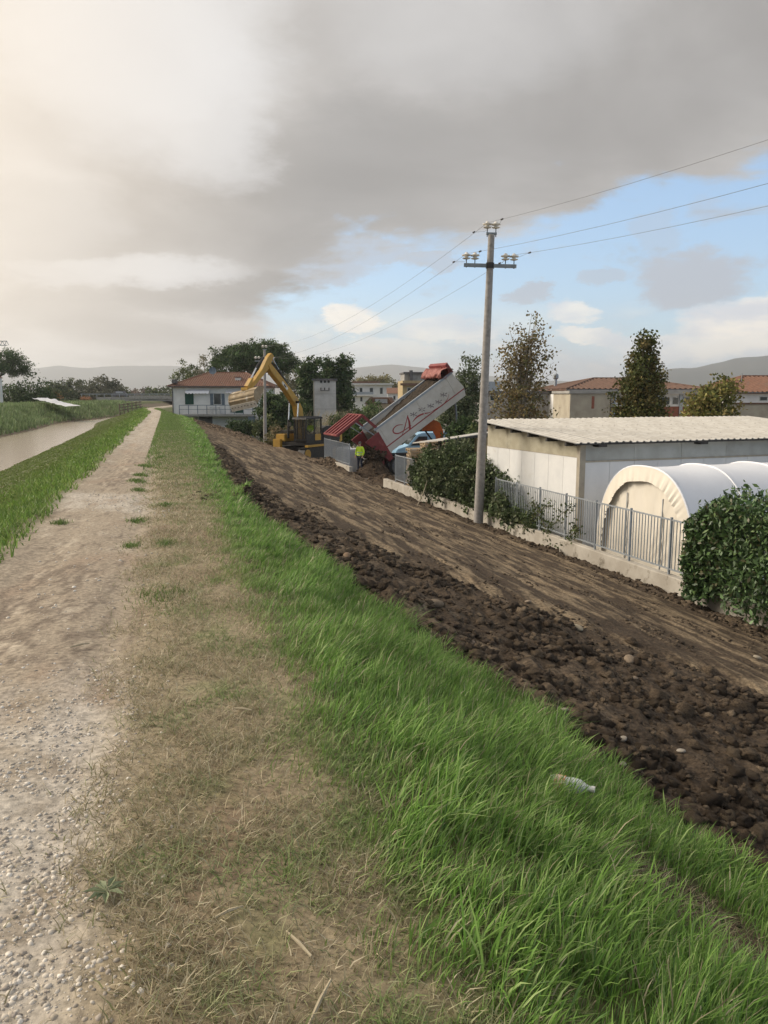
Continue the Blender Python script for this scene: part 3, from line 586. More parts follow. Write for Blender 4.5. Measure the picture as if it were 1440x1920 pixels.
wall_run(12.43, 24.1, 'low pale concrete wall carrying the grey vertical-bar railing')
wall_run(24.13, 36.5, 'low concrete wall half buried below the ivy')
m_galv = M('galvanised_steel', (.34, .37, .40), (.28, .31, .34), 9, .5, .05, .5, spec=.5)
pk = MB().box(-.009, .009, -.009, .009, 0, 1.15).mesh('picket'); pk.materials.append(m_galv)
m_mesh = M('grey_infill_mesh', (.20, .215, .235), (.26, .275, .295), 20, .6, .1, .3)
def railing(s0, s1, label, step=.115, group=None, panel=False, ztop=None):
    dz = 0.0; o = thing('railing', label, 'railing', wl(s0, WT+dz, .11)); org = Vector(o.location); rel = lambda s, z: wl(s, z+dz, .11)-org
    mb = MB(); mb.beam(rel(s0, WT+1.27), rel(s1, WT+1.27), .03, .035); mb.build('top_rail', m_galv, o)
    mb = MB(); mb.beam(rel(s0, WT+.13), rel(s1, WT+.13), .03, .035); mb.build('bottom_rail', m_galv, o)
    n = max(1, round((s1-s0)/1.6))
    for i in range(n+1):
        p = rel(s0+(s1-s0)*i/n, WT-.08); MB().box(p.x-.025, p.x+.025, p.y-.02, p.y+.02, p.z, p.z+1.41).build('post', m_galv, o)
        if panel and i < n:
            a, b_ = rel(s0+(s1-s0)*i/n+.03, WT+.15), rel(s0+(s1-s0)*(i+1)/n-.03, WT+.15)
            MB().beam(a+Vector((0, 0, .55)), b_+Vector((0, 0, .55)), .012, 1.08).build('mesh_panel', m_mesh, o)
    if not panel:
        k = int((s1-s0)/step)
        for i in range(1, k):
            c = bpy.data.objects.new('picket', pk); COL.objects.link(c); c.parent = o; c.location = rel(s0+step*i, WT+.12)
    return o
railing(10.4, 24.1, 'grey vertical-bar railing on the low wall before the white tent')
railing(32.3, 34.9, 'short grey bar railing in front of the big tyre', .1)
railing(43.3, 49.6, 'grey bar railing between the excavator and the man in yellow', .1)
wall_run(43.0, 50.0, 'low white kerb wall under the bar railing by the excavator')

# ================================================================== HEDGES
def hedge(name, label, base, boxes, nleaf, lsize, pal, mat, clump=.16, nst=16, aspect=.5, stems=True):
    """boxes: ellipsoids in world metres relative to base"""
    o = thing(name, label, 'hedge', base); cen = ell_points(max(60, nleaf//45), boxes, .55); ci = RS.randint(0, len(cen), nleaf)
    pts = cen[ci]+RS.randn(nleaf, 3)*clump; pal = np.array(pal); col = pal[RS.choice(len(pal), len(cen))[ci]]*((.7+.6*RS.rand(len(cen)))[ci]*(.75+.5*RS.rand(nleaf)))[:, None]
    mb = MB()
    for i in RS.choice(len(cen), nst): c = Vector(cen[i]); limb(mb, (c.x*.6+random.gauss(0, .15), c.y*.9, -.3), c, .03, .006)
    tag(mb.build('stems', m_bark, o), kind='stuff'); leaf_mesh('foliage', pts, lsize*(.6+.8*RS.rand(nleaf)), col, mat, o, aspect, updir=.5); return o
b0 = wl(28.6, -2.9, .35)
ell = []
for s, h, wd in [(24.2, 1.35, .55), (25.2, 1.75, .7), (26.2, 2.1, .8), (27.4, 2.35, .9), (28.7, 2.5, 1.0), (30.0, 2.35, .95), (31.2, 1.95, .8), (31.9, 1.4, .6)]:
    p = wl(s, -2.9, .5)-b0; ell.append((p.x, p.y, h*.55, wd, .85, h*.52))
for s, h in [(22.8, .75), (21.8, .55), (23.4, 1.0)]: p = wl(s, -2.6, .16)-b0; ell.append((p.x, p.y, .25+h*.5, .28, .55, h*.5))
hedge('ivy_hedge', 'dark overgrown ivy hedge swallowing the fence behind the utility pole', b0, ell, 34000, .12, [(.07, .10, .042), (.095, .13, .055), (.05, .07, .035), (.13, .15, .08)], m_leaf, .12, 20, .8)
b1 = wl(11.0, -2.6, .35); ell = []
for s, h, wd in [(13.9, 1.1, .6), (13.3, 1.7, .9), (12.6, 2.1, 1.1), (11.9, 2.3, 1.2), (11.2, 2.3, 1.25), (10.4, 2.45, 1.3), (9.6, 2.4, 1.3), (8.8, 2.4, 1.3)]:
    p = wl(s, -2.6, .30)-b1; ell.append((p.x, p.y, h*.5-.08, wd*.6, .62, h*.54))
o = thing('laurel_hedge', 'glossy dark green laurel hedge leaning over the low wall', 'hedge', b1); n = 34000
s_h = 8.3+RS.rand(n)*5.5; of = -.42+1.5*RS.rand(n)**1.7; hz_n = RS.rand(n)**.8
face = RS.rand(n) < .3; s_h[face] = 13.35+.42*RS.rand(face.sum())**.7                  # the end towards the railing
topz = -.33+.22*fbm(s_h*1.1, of*1.4, 3)-.32*np.abs(of-.2)-.55*sm(13.1, 13.9, s_h); botz = -2.72+.25*fbm(s_h*1.7+9, of, 2)+.15*sm(13, 13.9, s_h)
z_h = botz+(topz-botz)*hz_n; bul = .16*fbm(s_h*1.6, z_h*1.8, 3); px_h = t_wall(s_h)+of-bul
P_h = np.stack([px_h, s_h+.12*fbm(px_h*2, z_h*2, 2), z_h], -1)-np.array(b1[:])+RS.randn(n, 3)*.05; cl = fbm(s_h*2.2, z_h*2.2+of, 3)
pal = np.array([(.055, .10, .035), (.08, .145, .045), (.04, .07, .028), (.12, .18, .06), (.10, .095, .045)]); col = pal[RS.choice(5, n, p=[.35, .28, .2, .1, .07])]*(.8+.5*RS.rand(n)+.5*cl)[:, None]
SHT = []
for k in range(46):                                   # stray shoots
    y_ = random.uniform(8.4, 13.4); o_ = random.uniform(-.3, .8); q_ = np.array([float(t_wall(y_))+o_, y_, -.45-.3*abs(o_-.2)])-np.array(b1[:]); L_ = random.uniform(.12, .38); dr_ = np.array([random.gauss(0, .25), random.gauss(0, .25), 1])
    for j in range(9): SHT.append(q_+dr_*L_*j/8+RS.randn(3)*.03)
P_h = np.concatenate([P_h, np.array(SHT)]); col = np.concatenate([col, np.array([[.12, .19, .06]])*(.7+.6*RS.rand(len(SHT), 1))]); n = len(P_h)
mb = MB()
for k in range(30): y_ = random.uniform(8.5, 13.5); q_ = wl(y_, -2.75, .35)-b1; limb(mb, q_, q_+Vector((random.uniform(-.5, .4), random.uniform(-.4, .4), random.uniform(1.2, 2.2))), .03, .006)
tag(mb.build('stems', m_bark, o), kind='stuff'); leaf_mesh('foliage', P_h, .125*(.6+.8*RS.rand(n)), np.maximum(col, .012), m_gloss_leaf, o, .42, updir=.6)

# creeper trailing on the railing
mb = MB(); pts = []
o = thing('creeper', 'thin leafy creeper climbing the grey railing by the shed corner', 'creeper', wl(19.6, WT, .06)); org = Vector(o.location)
for s0, s1, h in [(22.2, 20.2, 1.0), (20.6, 19.2, 1.1), (20.2, 21.4, .9), (21.8, 21.2, .6), (19.6, 18.7, .55)]:
    P_ = [wl(s0+(s1-s0)*k/8+random.gauss(0, .05), WT-.25+(h+.2)*(k/8)**.8, .05+random.gauss(0, .03))-org for k in range(9)]; mb.tube(P_, .008, 4)
    for p in P_:
        for _ in range(22): pts.append((p.x+random.gauss(0, .06), p.y+random.gauss(0, .13), p.z+random.gauss(0, .1)))
tag(mb.build('stems', m_bark, o), kind='stuff'); pts = np.array(pts); leaf_mesh('leaves', pts, .075*(.6+.8*RS.rand(len(pts))), np.array(OLIVE)[RS.randint(0, 4, len(pts))]*1.2, m_leaf, o, .8)
# trailing weeds over the wall below the laurel
o = thing('trailing_weed', 'straggly weed hanging down the wall below the laurel', 'weed', wl(10.6, -3.0, -.05)); org = Vector(o.location); mb = MB(); pts = []
for k in range(9):
    s = random.uniform(9.6, 11.8); P_ = [wl(s+random.gauss(0, .06)*j, WT+.1-j*.11, -.03-random.random()*.05)-org for j in range(6)]; mb.tube(P_, .005, 4)
    for p in P_: pts += [(p.x+random.gauss(0, .04), p.y+random.gauss(0, .08), p.z+random.gauss(0, .06)) for _ in range(9)]
tag(mb.build('stems', m_bark, o), kind='stuff'); pts = np.array(pts); leaf_mesh('leaves', pts, .05*(.6+.8*RS.rand(len(pts))), np.array(OLIVE)[RS.randint(0, 4, len(pts))]*1.3, m_leaf, o, .6)

# ================================================================== UTILITY POLES AND WIRES
m_pole = M('spun_concrete', (.33, .31, .29), (.26, .245, .23), 8, .9, .3, c3=(.20, .19, .18), s3=4)
m_steel = M('painted_steel', (.20, .23, .25), (.27, .29, .30), 8, .6, .1, .3)
m_porc = M('porcelain', (.74, .71, .65), (.64, .60, .53), 6, .25, 0, spec=.6)
m_dark = M('dark_iron', (.035, .035, .037), (.06, .055, .05), 12, .6, .1, .3)
def utility_pole(base, top, label):
    o = thing('utility_pole', label, 'utility pole', base); T = top-base; h = T.z
    pt = lambda z: T*(z/h)
    MB().tube([pt(-.6), pt(0), pt(h*.5), pt(h)], [.175, .165, .135, .105], 16).build('shaft', m_pole, o, smooth=True)
    ax = Vector((CY, -SY, 0))      # the crossarm lies across the line
    rz = math.radians(-3); ax = Vector((math.cos(-YAW+rz), math.sin(-YAW+rz), -.035))
    ins = []
    zc_ = h-.98; MB().beam(pt(zc_)-ax*.86, pt(zc_)+ax*.86, .10, .11).build('crossarm', m_steel, o)
    MB().tube([pt(zc_-.09), pt(zc_+.09)], .135, 14).build('clamp_band', m_dark, o)
    MB().beam(pt(h+.03)-ax*.17, pt(h+.03)+ax*.17, .09, .07).build('top_bracket', m_steel, o)
    for z, xs in ((zc_+.05, (-.78, -.50, .50, .78)), (h+.06, (-.14, .14))):
        for x in xs:
            p = pt(z)+ax*x
            i_ = MB().lathe([(.045, .13), (.12, .15), (.135, .17), (.06, .19), (.055, .22), (.15, .25), (.155, .275), (.07, .30), (.05, .34), (.02, .36)], 14, p).build('insulator', m_porc, o, smooth=True)
            MB().tube([p-Vector((0, 0, .13)), p+Vector((0, 0, .16))], .016, 6).build('pin', m_dark, i_); ins.append(base+p+Vector((0, 0, .31)))
    return o, ins
pb_ = at(897, 975, 26.3); ptop = at(921.5, 440, 26.3)
pole1, ins1 = utility_pole(pb_, ptop, 'tall grey concrete utility pole standing at the edge of the ivy')
pb2 = at(497, 830, 69); pb2.z = YARD; pole2, ins2 = utility_pole(pb2, at(496, 656, 69), 'distant concrete utility pole behind the yellow boom')
m_wire = M('wire', (.16, .16, .17), (.2, .2, .2), 5, .5, 0, .4)
def span(a, b_, sag, n=24): return [a.lerp(b_, k/n)-Vector((0, 0, 4*sag*(k/n)*(1-k/n))) for k in range(n+1)]
dirn = (pole1.location-pole2.location); dirn.z = 0
lab = ['topmost overhead power line running from the pole top', 'overhead power line tied to the left end of the crossarm', 'overhead power line tied to the right end of the crossarm']
for lb, i, j in zip(lab, (4, 0, 3), (5, 1, 2)):
    end = ins1[i]+dirn.normalized()*45+Vector((1.2, 0, .3))
    o = thing('power_line', lb, 'power line', (0, 0, 0), 0, 'overhead power lines')
    MB().tube(span(ins2[i], ins1[i], 1.1)+span(ins1[i], end, 1.15)[1:], .0048, 5, False).build('wire', m_wire, o)
    v = (end-ins1[i]).normalized()
    for q_, w_ in ((ins1[i]+v*1.0-Vector((0, 0, .1)), v), (ins1[i]-v*1.0-Vector((0, 0, .1)), -v)):
        MB().tube([ins1[j], (ins1[j]+q_)/2-Vector((0, 0, .12)), q_], .0045, 4).build('jumper', m_wire, o)
        MB().tube([q_-w_*.06, q_+w_*.06], .026, 6).build('wire_clamp', m_dark, o)

# ================================================================== SHED
SR = R(5.0); cc = at(1087, 900, 23.0); shed = thing('shed', 'long low white panelled shed with pale corrugated roof', 'shed', (cc.x, cc.y, YARD), SR)
m_pan = M('white_sandwich_panel', (.66, .66, .65), (.58, .585, .585), .9, .55, .05, c3=(.50, .47, .42), s3=.8, t3=(.6, .8), rnd=.05)
m_fib = M('yellowed_fibreglass', (.40, .37, .28), (.33, .30, .22), 2.2, .6, .08, c3=(.27, .25, .19), s3=1.0, rnd=.06)
m_fibg = M('grey_fibreglass', (.40, .405, .38), (.34, .34, .31), 2.0, .6, .08, rnd=.07)
m_roof = M('pale_roof_sheet', (.47, .455, .42), (.39, .37, .335), 2.5, .65, .1, c3=(.29, .27, .235), s3=1.3, t3=(.6, .78), rnd=.04)
m_tan = M('tan_trim', (.37, .33, .26), (.30, .27, .22), 4, .7, .1)
FRONT, BACK, DEP, LEN = 3.42, 3.86, 5.8, 12.6
rz_ = lambda y: FRONT+(BACK-FRONT)*y/DEP
for i in range(7):           # side wall, white panels
    y0, y1 = DEP*i/7+.006, DEP*(i+1)/7-.006; MB().box(-.05, 0, y0, y1, 0, 2.93).build('wall_panel', m_pan, shed)
for i in range(4):
    y0, y1 = DEP*i/4+.004, DEP*(i+1)/4-.004; MB().hexa([(-.035, y0, 2.945), (-.0, y0, 2.945), (0, y1, 2.945), (-.035, y1, 2.945)], [(-.035, y0, rz_(y0)-.06), (0, y0, rz_(y0)-.06), (0, y1, rz_(y1)-.06), (-.035, y1, rz_(y1)-.06)]).build('fascia_panel', m_fib, shed)
MB().box(-.06, .005, 0, DEP, 2.93, 2.95).build('seam_strip', m_tan, shed)
for i in range(14):
    x0, x1 = .12+.9*i+.006, .12+.9*(i+1)-.006; MB().box(x0, x1, -.05, 0, 0, 2.80).build('wall_panel', m_pan, shed)
for i in range(7):
    x0, x1 = .12+1.8*i+.005, .12+1.8*(i+1)-.005; MB().box(x0, x1, -.035, 0, 2.83, FRONT-.06).build('fascia_panel', m_fibg, shed)
MB().box(.10, LEN, -.075, .01, 2.79, 2.84).build('seam_strip', m_tan, shed)
MB().box(-.09, .11, -.10, .06, 0, FRONT-.05).build('corner_post', m_tan, shed)
MB().box(.1, LEN, DEP-.1, DEP, 0, BACK-.05).build('back_wall', m_fibg, shed)
for y in (.15, 1.2, 2.3, 3.4, 4.5, 5.6): MB().box(-.42, .6, y, y+.09, rz_(y)-.15, rz_(y)-.035).build('purlin', m_dark, shed)
for x in (.4, 4.2, 8.0, 11.8): MB().box(x, x+.3, -.32, .5, FRONT-.16, FRONT-.06).build('rafter_end', m_dark, shed)
MB().box(-.45, LEN, -.36, -.33, FRONT-.085, FRONT-.03).build('eave_trim', m_dark, shed)
prof = []
for k in range(5):
    x = k*.25; prof += [(x, 0), (x+.13, 0), (x+.155, .03), (x+.215, .03), (x+.24, 0)] if k < 4 else [(x, 0)]
def sheet():
    vs = []; fs = []; y0, y1 = -.38, DEP+.25; m = len(prof)
    for y in (y0, y1): vs += [(x, y, rz_(y)+z) for x, z in prof]
    for y in (y1, y0): vs += [(x, y, rz_(y)+z-.012) for x, z in prof]
    for a, b_ in ((0, m), (2*m, 3*m), (3*m, 0)): fs += [(a+i, a+i+1, b_+i+1, b_+i) for i in range(m-1)]
    mb = MB().add(vs, fs)
    for y in (-.2, 1.0, 2.2, 3.4, 4.6, 5.8):
        for k in (0, 2): mb.box(k*.25+.17, k*.25+.2, y, y+.03, rz_(y)+.03, rz_(y)+.045)
    return mb
s_ = sheet().build('roof_sheet', m_roof, shed); s_.location.x = -.45
for i in range(1, 13): c = s_.copy(); COL.objects.link(c); c.location = (-.45+1.0*i, 0, random.uniform(0, .008)+.006*(i % 2))

# lean-to beside it
lc = at(936, 900, 33.0); lt = thing('lean_to', 'low lean-to roof with ochre wall between shed and ivy', 'lean-to', (lc.x, lc.y, YARD), SR+R(12))
m_ochre = M('ochre_render', (.42, .33, .19), (.36, .28, .16), 2, .9, .2)
MB().hexa([(-3.3, -.4, 2.98), (.15, -.4, 3.30), (.15, 1.8, 3.07), (-3.3, 1.8, 2.75)], [(-3.3, -.4, 3.02), (.15, -.4, 3.34), (.15, 1.8, 3.11), (-3.3, 1.8, 2.79)]).build('roof', m_roof, lt)
MB().hexa([(-3.32, -.43, 2.90), (.16, -.43, 3.22), (.16, -.402, 3.22), (-3.32, -.402, 2.90)], [(-3.32, -.43, 2.99), (.16, -.43, 3.31), (.16, -.402, 3.31), (-3.32, -.402, 2.99)]).build('fascia', m_dark, lt)
MB().box(-1.3, .1, 0, .12, 0, 3.0).build('wall', m_ochre, lt)
MB().box(-2.1, -1.98, 1.5, 1.62, 0, 2.86).build('post', m_dark, lt)

# ================================================================== TENT
tent = thing('storage_tent', 'white arched fabric storage tent behind the railing', 'tent', (0, 0, 0), SR); org = Matrix.Rotation(SR, 4, 'Z') @ Vector((.22, -2.65, 0)); tent.location = (cc.x+org.x, cc.y+org.y, YARD)
m_fab = M('white_pvc', (.72, .73, .76), (.68, .69, .72), 1.2, .5, .08, spec=.35)
m_fabc = M('cream_pvc', (.72, .67, .58), (.66, .61, .52), 2.0, .55, .12, stretch=(1, 1, .5))
HW, TH = 2.02, 2.88
def arch(n=36, w_=HW, h_=TH):
    P_ = []
    for k in range(n+1):
        a = math.pi*k/n; c, s = math.cos(a), math.sin(a); P_.append((-math.copysign(abs(c)**.78, c)*w_, (s**.86)*h_))
    return P_
A = arch(); n_ = len(A); xs = np.linspace(0, 7.4, 38); V = []; F = []
for x in xs:
    bay = abs(math.sin(math.pi*x/1.85)); k = 1-.012*bay
    V += [(x, y*k, z*k) for y, z in A]
F = [(i*n_+j, i*n_+j+1, (i+1)*n_+j+1, (i+1)*n_+j) for i in range(len(xs)-1) for j in range(n_-1)]
o = np_mesh('cover', V, F, m_fab, None, tent, True)
V = [(.06, y*.985, z*.985) for y, z in A]; c0 = len(V); V += [(.10, 0, 1.0)]
ring = [[(.06+.02*math.sin(j*1.7+k), y*(1-.33*k), .0+z*(1-.33*k)) for j, (y, z) in enumerate(A)] for k in range(3)]
V = [p for r in ring for p in r]+[(.07, 0, .02)]; F = [(k*n_+j, k*n_+j+1, (k+1)*n_+j+1, (k+1)*n_+j) for k in range(2) for j in range(n_-1)]
me = bpy.data.meshes.new('end_panel'); me.from_pydata(V, [], F+[(2*n_+j, 2*n_+j+1, 3*n_) for j in range(n_-1)]); link('end_panel', me, m_fabc, tent, True)
V = []; F = []; m_ = 150                               # gathered valance
AA = arch(m_, HW*1.005, TH*1.005)
for j, (y, z) in enumerate(AA):
    lo, fold = (.04*math.sin(j*1.13+1.5*math.sin(j*.21))+.022*math.sin(j*2.3+1))*(.4+.9*abs(math.sin(j*.083+.5))), 0
    for k in range(4):
        f = k/3; V.append((-.03-abs(lo)*f*1.1-.02*f, y*(1-.165*f), z*(1-.14*f)+.012*f*math.sin(j*.37)))
F = [(j*4+k, j*4+k+1, (j+1)*4+k+1, (j+1)*4+k) for j in range(m_) for k in range(3)]
np_mesh('valance', V, F, m_fabc, None, tent, True)
m_tube = M('white_hoop', (.70, .70, .70), None, 3, .4, 0)
for x in (0.0, 1.85, 3.7, 5.55, 7.4): MB().tube([(x, y*1.004, z*1.004) for y, z in A], .028 if x else .035, 6).build('hoop', m_fab, tent, smooth=True)
for y in (-.7, .75): MB().box(.035, .05, y-.012, y+.012, .05, 2.1).build('zip', m_galv, tent)

# ================================================================== PALLETS, TYRE, BAG
m_wood = M('pale_pallet_wood', (.46, .36, .24), (.36, .27, .17), 5, .85, .2, stretch=(1, 6, 6), rnd=.15)
def pallet():
    o = thing('pallet', 'x', 'pallet')
    for y in (-.5, -.25, 0, .25, .5): MB().box(-.6, .6, y-.05, y+.05, .122, .144).build('deck_board', m_wood, o)
    for x in (-.55, 0, .55): MB().box(x-.05, x+.05, -.55, .55, .10, .1215).build('cross_board', m_wood, o)
    for x in (-.55, 0, .55):
        for y in (-.5, 0, .5): MB().box(x-.05, x+.05, y-.05, y+.05, .022, .0995).build('block', m_wood, o)
    for y in (-.5, 0, .5): MB().box(-.6, .6, y-.05, y+.05, 0, .0215).build('skid', m_wood, o)
    return o
pp = pallet(); first = True
st = [(at(787, 900, 38), 15, R(-10), 'wooden pallet in the lower stack against the short bar railing'), (at(814, 900, 39), 17, R(-7), 'wooden pallet in the taller stack beside the ivy')]
for loc, cnt, rz, lb in st:
    for k in range(cnt):
        o = pp if first else copy_tree(pp); first = False
        o.location = (loc.x+random.gauss(0, .025), loc.y+random.gauss(0, .025), YARD+.145*k+.004); o.rotation_euler.z = rz+random.gauss(0, .02); tag(o, lb, 'pallet', lb.replace('wooden pallet', 'pallets'))
m_rub = M('dusty_rubber', (.10, .105, .115), (.15, .155, .16), 6, .85, .2)
ty = thing('loader_tyre', 'large grey machine tyre standing behind the short bar railing', 'tyre', wl(33.3, YARD, 1.0), R(-8))
mt = Matrix.Translation((0, 0, .62)) @ Matrix.Rotation(R(90), 4, 'X')
MB().lathe([(.30, -.2), (.50, -.24), (.60, -.2), (.63, -.1), (.63, .1), (.60, .2), (.50, .24), (.30, .2)], 30, m=mt).build('tyre', m_rub, ty, smooth=True)
MB().lathe([(.10, -.14), (.12, -.17), (.29, -.19), (.305, -.205), (.305, .205), (.29, .19), (.12, .1), (.1, .1)], 24, m=mt).build('rim', m_steel, ty, smooth=True)
m_wrap = M('white_plastic_wrap', (.66, .67, .69), (.56, .57, .60), 5, .35, .5, spec=.5, bscale=9)
for lb, s, off in (('white plastic-wrapped bale behind the railing, beside the man in yellow', 46.4, 1.0), ('white plastic-wrapped bale behind the railing, away from the man', 47.9, 1.0)):
    o = thing('wrapped_bale', lb, 'bale', wl(s, YARD, off), R(-6)); mb = MB(); mb.box(-.5, .5, -.55, .55, .02, 1.5); b_ = mb.build('wrapping', m_wrap, o, True, .09); MB().box(-.52, .52, -.57, .57, 0, .12).build('pallet_base', m_wood, o)
# ================================================================== PEOPLE
m_skin = M('skin', (.52, .33, .24), (.46, .28, .20), 8, .6, .05)
m_hair = M('grey_hair', (.22, .20, .19), (.14, .13, .12), 20, .8, .2)
m_vis = M('hi_vis_yellow', (.62, .85, .05), (.50, .70, .04), 6, .7, .25)
m_navy = M('navy_cloth', (.025, .03, .05), (.04, .045, .065), 8, .85, .2)
m_refl = M('reflective_tape', (.55, .57, .58), (.45, .47, .48), 8, .4, 0)
m_boot = M('muddy_boot', (.06, .045, .035), (.10, .075, .055), 8, .9, .2)
def skin_obj(name, pts, edges, rad, mat, parent, sub=2, root=0):
    me = bpy.data.meshes.new(name); me.from_pydata(pts, edges, []); o = link(name, me, mat, parent)
    bm = bmesh.new(); bm.from_mesh(me); bm.verts.layers.skin.verify(); bm.to_mesh(me); bm.free()
    for i, v in enumerate(me.skin_vertices[0].data):
        r = rad[i]; v.radius = r if hasattr(r, '__len__') else (r, r); v.use_root = (i == root)
    o.modifiers.new('skin', 'SKIN').use_smooth_shade = True; sb = o.modifiers.new('sub', 'SUBSURF'); sb.levels = sub; sb.render_levels = sub
    return o
def person(label, loc, rz, J, parent=None):
    """J: joint positions. Body is one skinned mesh; clothes and hair are its children"""
    o = thing('person', label, 'person', loc, rz)
    K = ['pelvis', 'belly', 'chest', 'neck', 'chin', 'head', 'shL', 'elL', 'wrL', 'shR', 'elR', 'wrR', 'hipL', 'knL', 'anL', 'toL', 'hipR', 'knR', 'anR', 'toR']
    r = dict(pelvis=(.13, .10), belly=(.12, .095), chest=(.15, .11), neck=.055, chin=(.062, .07), head=(.075, .085), shL=.06, shR=.06, elL=.042, elR=.042, wrL=.03, wrR=.03, hipL=.085, hipR=.085, knL=.058, knR=.058, anL=.042, anR=.042, toL=.04, toR=.04)
    E = [('pelvis', 'belly'), ('belly', 'chest'), ('chest', 'neck'), ('neck', 'chin'), ('chin', 'head'), ('chest', 'shL'), ('shL', 'elL'), ('elL', 'wrL'), ('chest', 'shR'), ('shR', 'elR'), ('elR', 'wrR'), ('pelvis', 'hipL'), ('hipL', 'knL'), ('knL', 'anL'), ('anL', 'toL'), ('pelvis', 'hipR'), ('hipR', 'knR'), ('knR', 'anR'), ('anR', 'toR')]
    pts = [J[k] for k in K]; rad = [r[k] for k in K]; ed = [(K.index(a), K.index(b_)) for a, b_ in E]
    for sd in ('L', 'R'):                          # palm and five fingers
        w_ = Vector(J['wr'+sd]); d_ = (w_-Vector(J['el'+sd])).normalized(); sgn = 1 if sd == 'L' else -1; side = Vector((1, 0, 0))
        iw = K.index('wr'+sd); palm = w_+d_*.06; pts.append(tuple(palm)); rad.append((.035, .018)); ip = len(pts)-1; ed.append((iw, ip))
        for q, (off, ln) in enumerate([(-.028, .07), (-.010, .08), (.010, .075), (.027, .06)]):
            a = palm+side*off+d_*.035; b_ = a+d_*ln*.6+Vector((0, .012, 0)); pts += [tuple(a), tuple(b_)]; rad += [.010, .008]; ed += [(ip, len(pts)-2), (len(pts)-2, len(pts)-1)]
        th = w_+d_*.035+side*.04*-1; pts.append(tuple(th)); rad.append(.011); ed.append((iw, len(pts)-1)); pts.append(tuple(th+d_*.04)); rad.append(.009); ed.append((len(pts)-2, len(pts)-1))
    body = skin_obj('body', pts, ed, rad, m_skin, o)
    T = ['belly', 'chest', 'neck', 'shL', 'elL', 'wrL', 'shR', 'elR', 'wrR', 'pelvis']
    jr = dict(belly=(.19, .15), chest=(.21, .155), neck=.075, shL=.09, shR=.09, elL=.07, elR=.07, wrL=.055, wrR=.055, pelvis=(.19, .15)); jp = dict(J); jp['neck'] = tuple(Vector(J['chest']).lerp(Vector(J['neck']), .8))
    for s_ in 'LR': jp['wr'+s_] = tuple(Vector(J['el'+s_]).lerp(Vector(J['wr'+s_]), .92))
    te = [('belly', 'chest'), ('chest', 'neck'), ('chest', 'shL'), ('shL', 'elL'), ('elL', 'wrL'), ('chest', 'shR'), ('shR', 'elR'), ('elR', 'wrR'), ('belly', 'pelvis')]
    jk = skin_obj('jacket', [jp[k] for k in T], [(T.index(a), T.index(b_)) for a, b_ in te], [jr[k] for k in T], m_vis, o)
    L = ['pelvis', 'hipL', 'knL', 'anL', 'hipR', 'knR', 'anR']; lr = dict(pelvis=(.16, .125), hipL=.11, hipR=.11, knL=.078, knR=.078, anL=.068, anR=.068)
    skin_obj('trousers', [J[k] for k in L], [(0, 1), (1, 2), (2, 3), (0, 4), (4, 5), (5, 6)], [lr[k] for k in L], m_navy, o)
    for s_ in 'LR': a, b_ = Vector(J['an'+s_]), Vector(J['to'+s_]); skin_obj('boot', [tuple(a), tuple(a+(b_-a)*.3), tuple(b_)], [(0, 1), (1, 2)], [.065, .062, .05], m_boot, o)
    hd = Vector(J['head']); f = (Vector(J['chin'])-hd); fw = Vector((0, -1, 0))
    hp = Matrix.Translation(hd+Vector((0, .018, .035))) @ Matrix.Diagonal((.088, .105, .085, 1)); MB().lathe([(.0, 1.0), (.45, .9), (.8, .6), (1.0, .1), (.95, -.35), (.8, -.5)][::-1], 14, m=hp).build('hair', m_hair, o, smooth=True)
    for x in (-.03, .03): MB().lathe([(.002, -.008), (.010, 0), (.002, .008)], 8, hd+Vector((x, -.083, -.015))).build('eye', m_dark, o)
    MB().prism([hd+Vector((-.012, -.078, -.045)), hd+Vector((.012, -.078, -.045)), hd+Vector((0, -.075, -.005))], (0, -.028, -.003)).build('nose', m_skin, o)
    MB().box(hd.x-.022, hd.x+.022, hd.y-.088, hd.y-.075, hd.z-.078, hd.z-.07).build('mouth', M('lips', (.35, .16, .13)), o)
    for x in (-.083, .083): MB().lathe([(.004, -.03), (.016, -.01), (.016, .015), (.004, .03)], 8, hd+Vector((x, .01, -.02))).build('ear', m_skin, o)
    for z in (-.10, .02):                           # tape round the jacket
        c = Vector(J['belly'])+Vector((0, 0, z)); mm = Matrix.Translation(c) @ Matrix.Diagonal((1.0, .8, 1, 1)); MB().lathe([(.195, -.02), (.205, -.02), (.205, .02), (.195, .02)], 18, m=mm).build('reflective_band', m_refl, o)
    return o
stand = dict(pelvis=(0, 0, .95), belly=(0, 0, 1.12), chest=(0, 0, 1.36), neck=(0, -.01, 1.50), chin=(0, -.03, 1.57), head=(0, -.03, 1.66), shL=(.2, 0, 1.42), elL=(.27, .02, 1.14), wrL=(.26, -.10, .93), shR=(-.2, 0, 1.42), elR=(-.28, .02, 1.14), wrR=(-.26, -.08, .92), hipL=(.1, 0, .9), knL=(.115, -.02, .5), anL=(.12, .01, .09), toL=(.13, -.16, .045), hipR=(-.1, 0, .9), knR=(-.115, -.01, .5), anR=(-.13, .02, .09), toR=(-.14, -.15, .045))
pl = at(675, 870, 45.4); person('standing grey-haired man in yellow hi-vis jacket beside the dumped soil', (pl.x, pl.y, YARD+.30), -YAW+R(-35), stand)

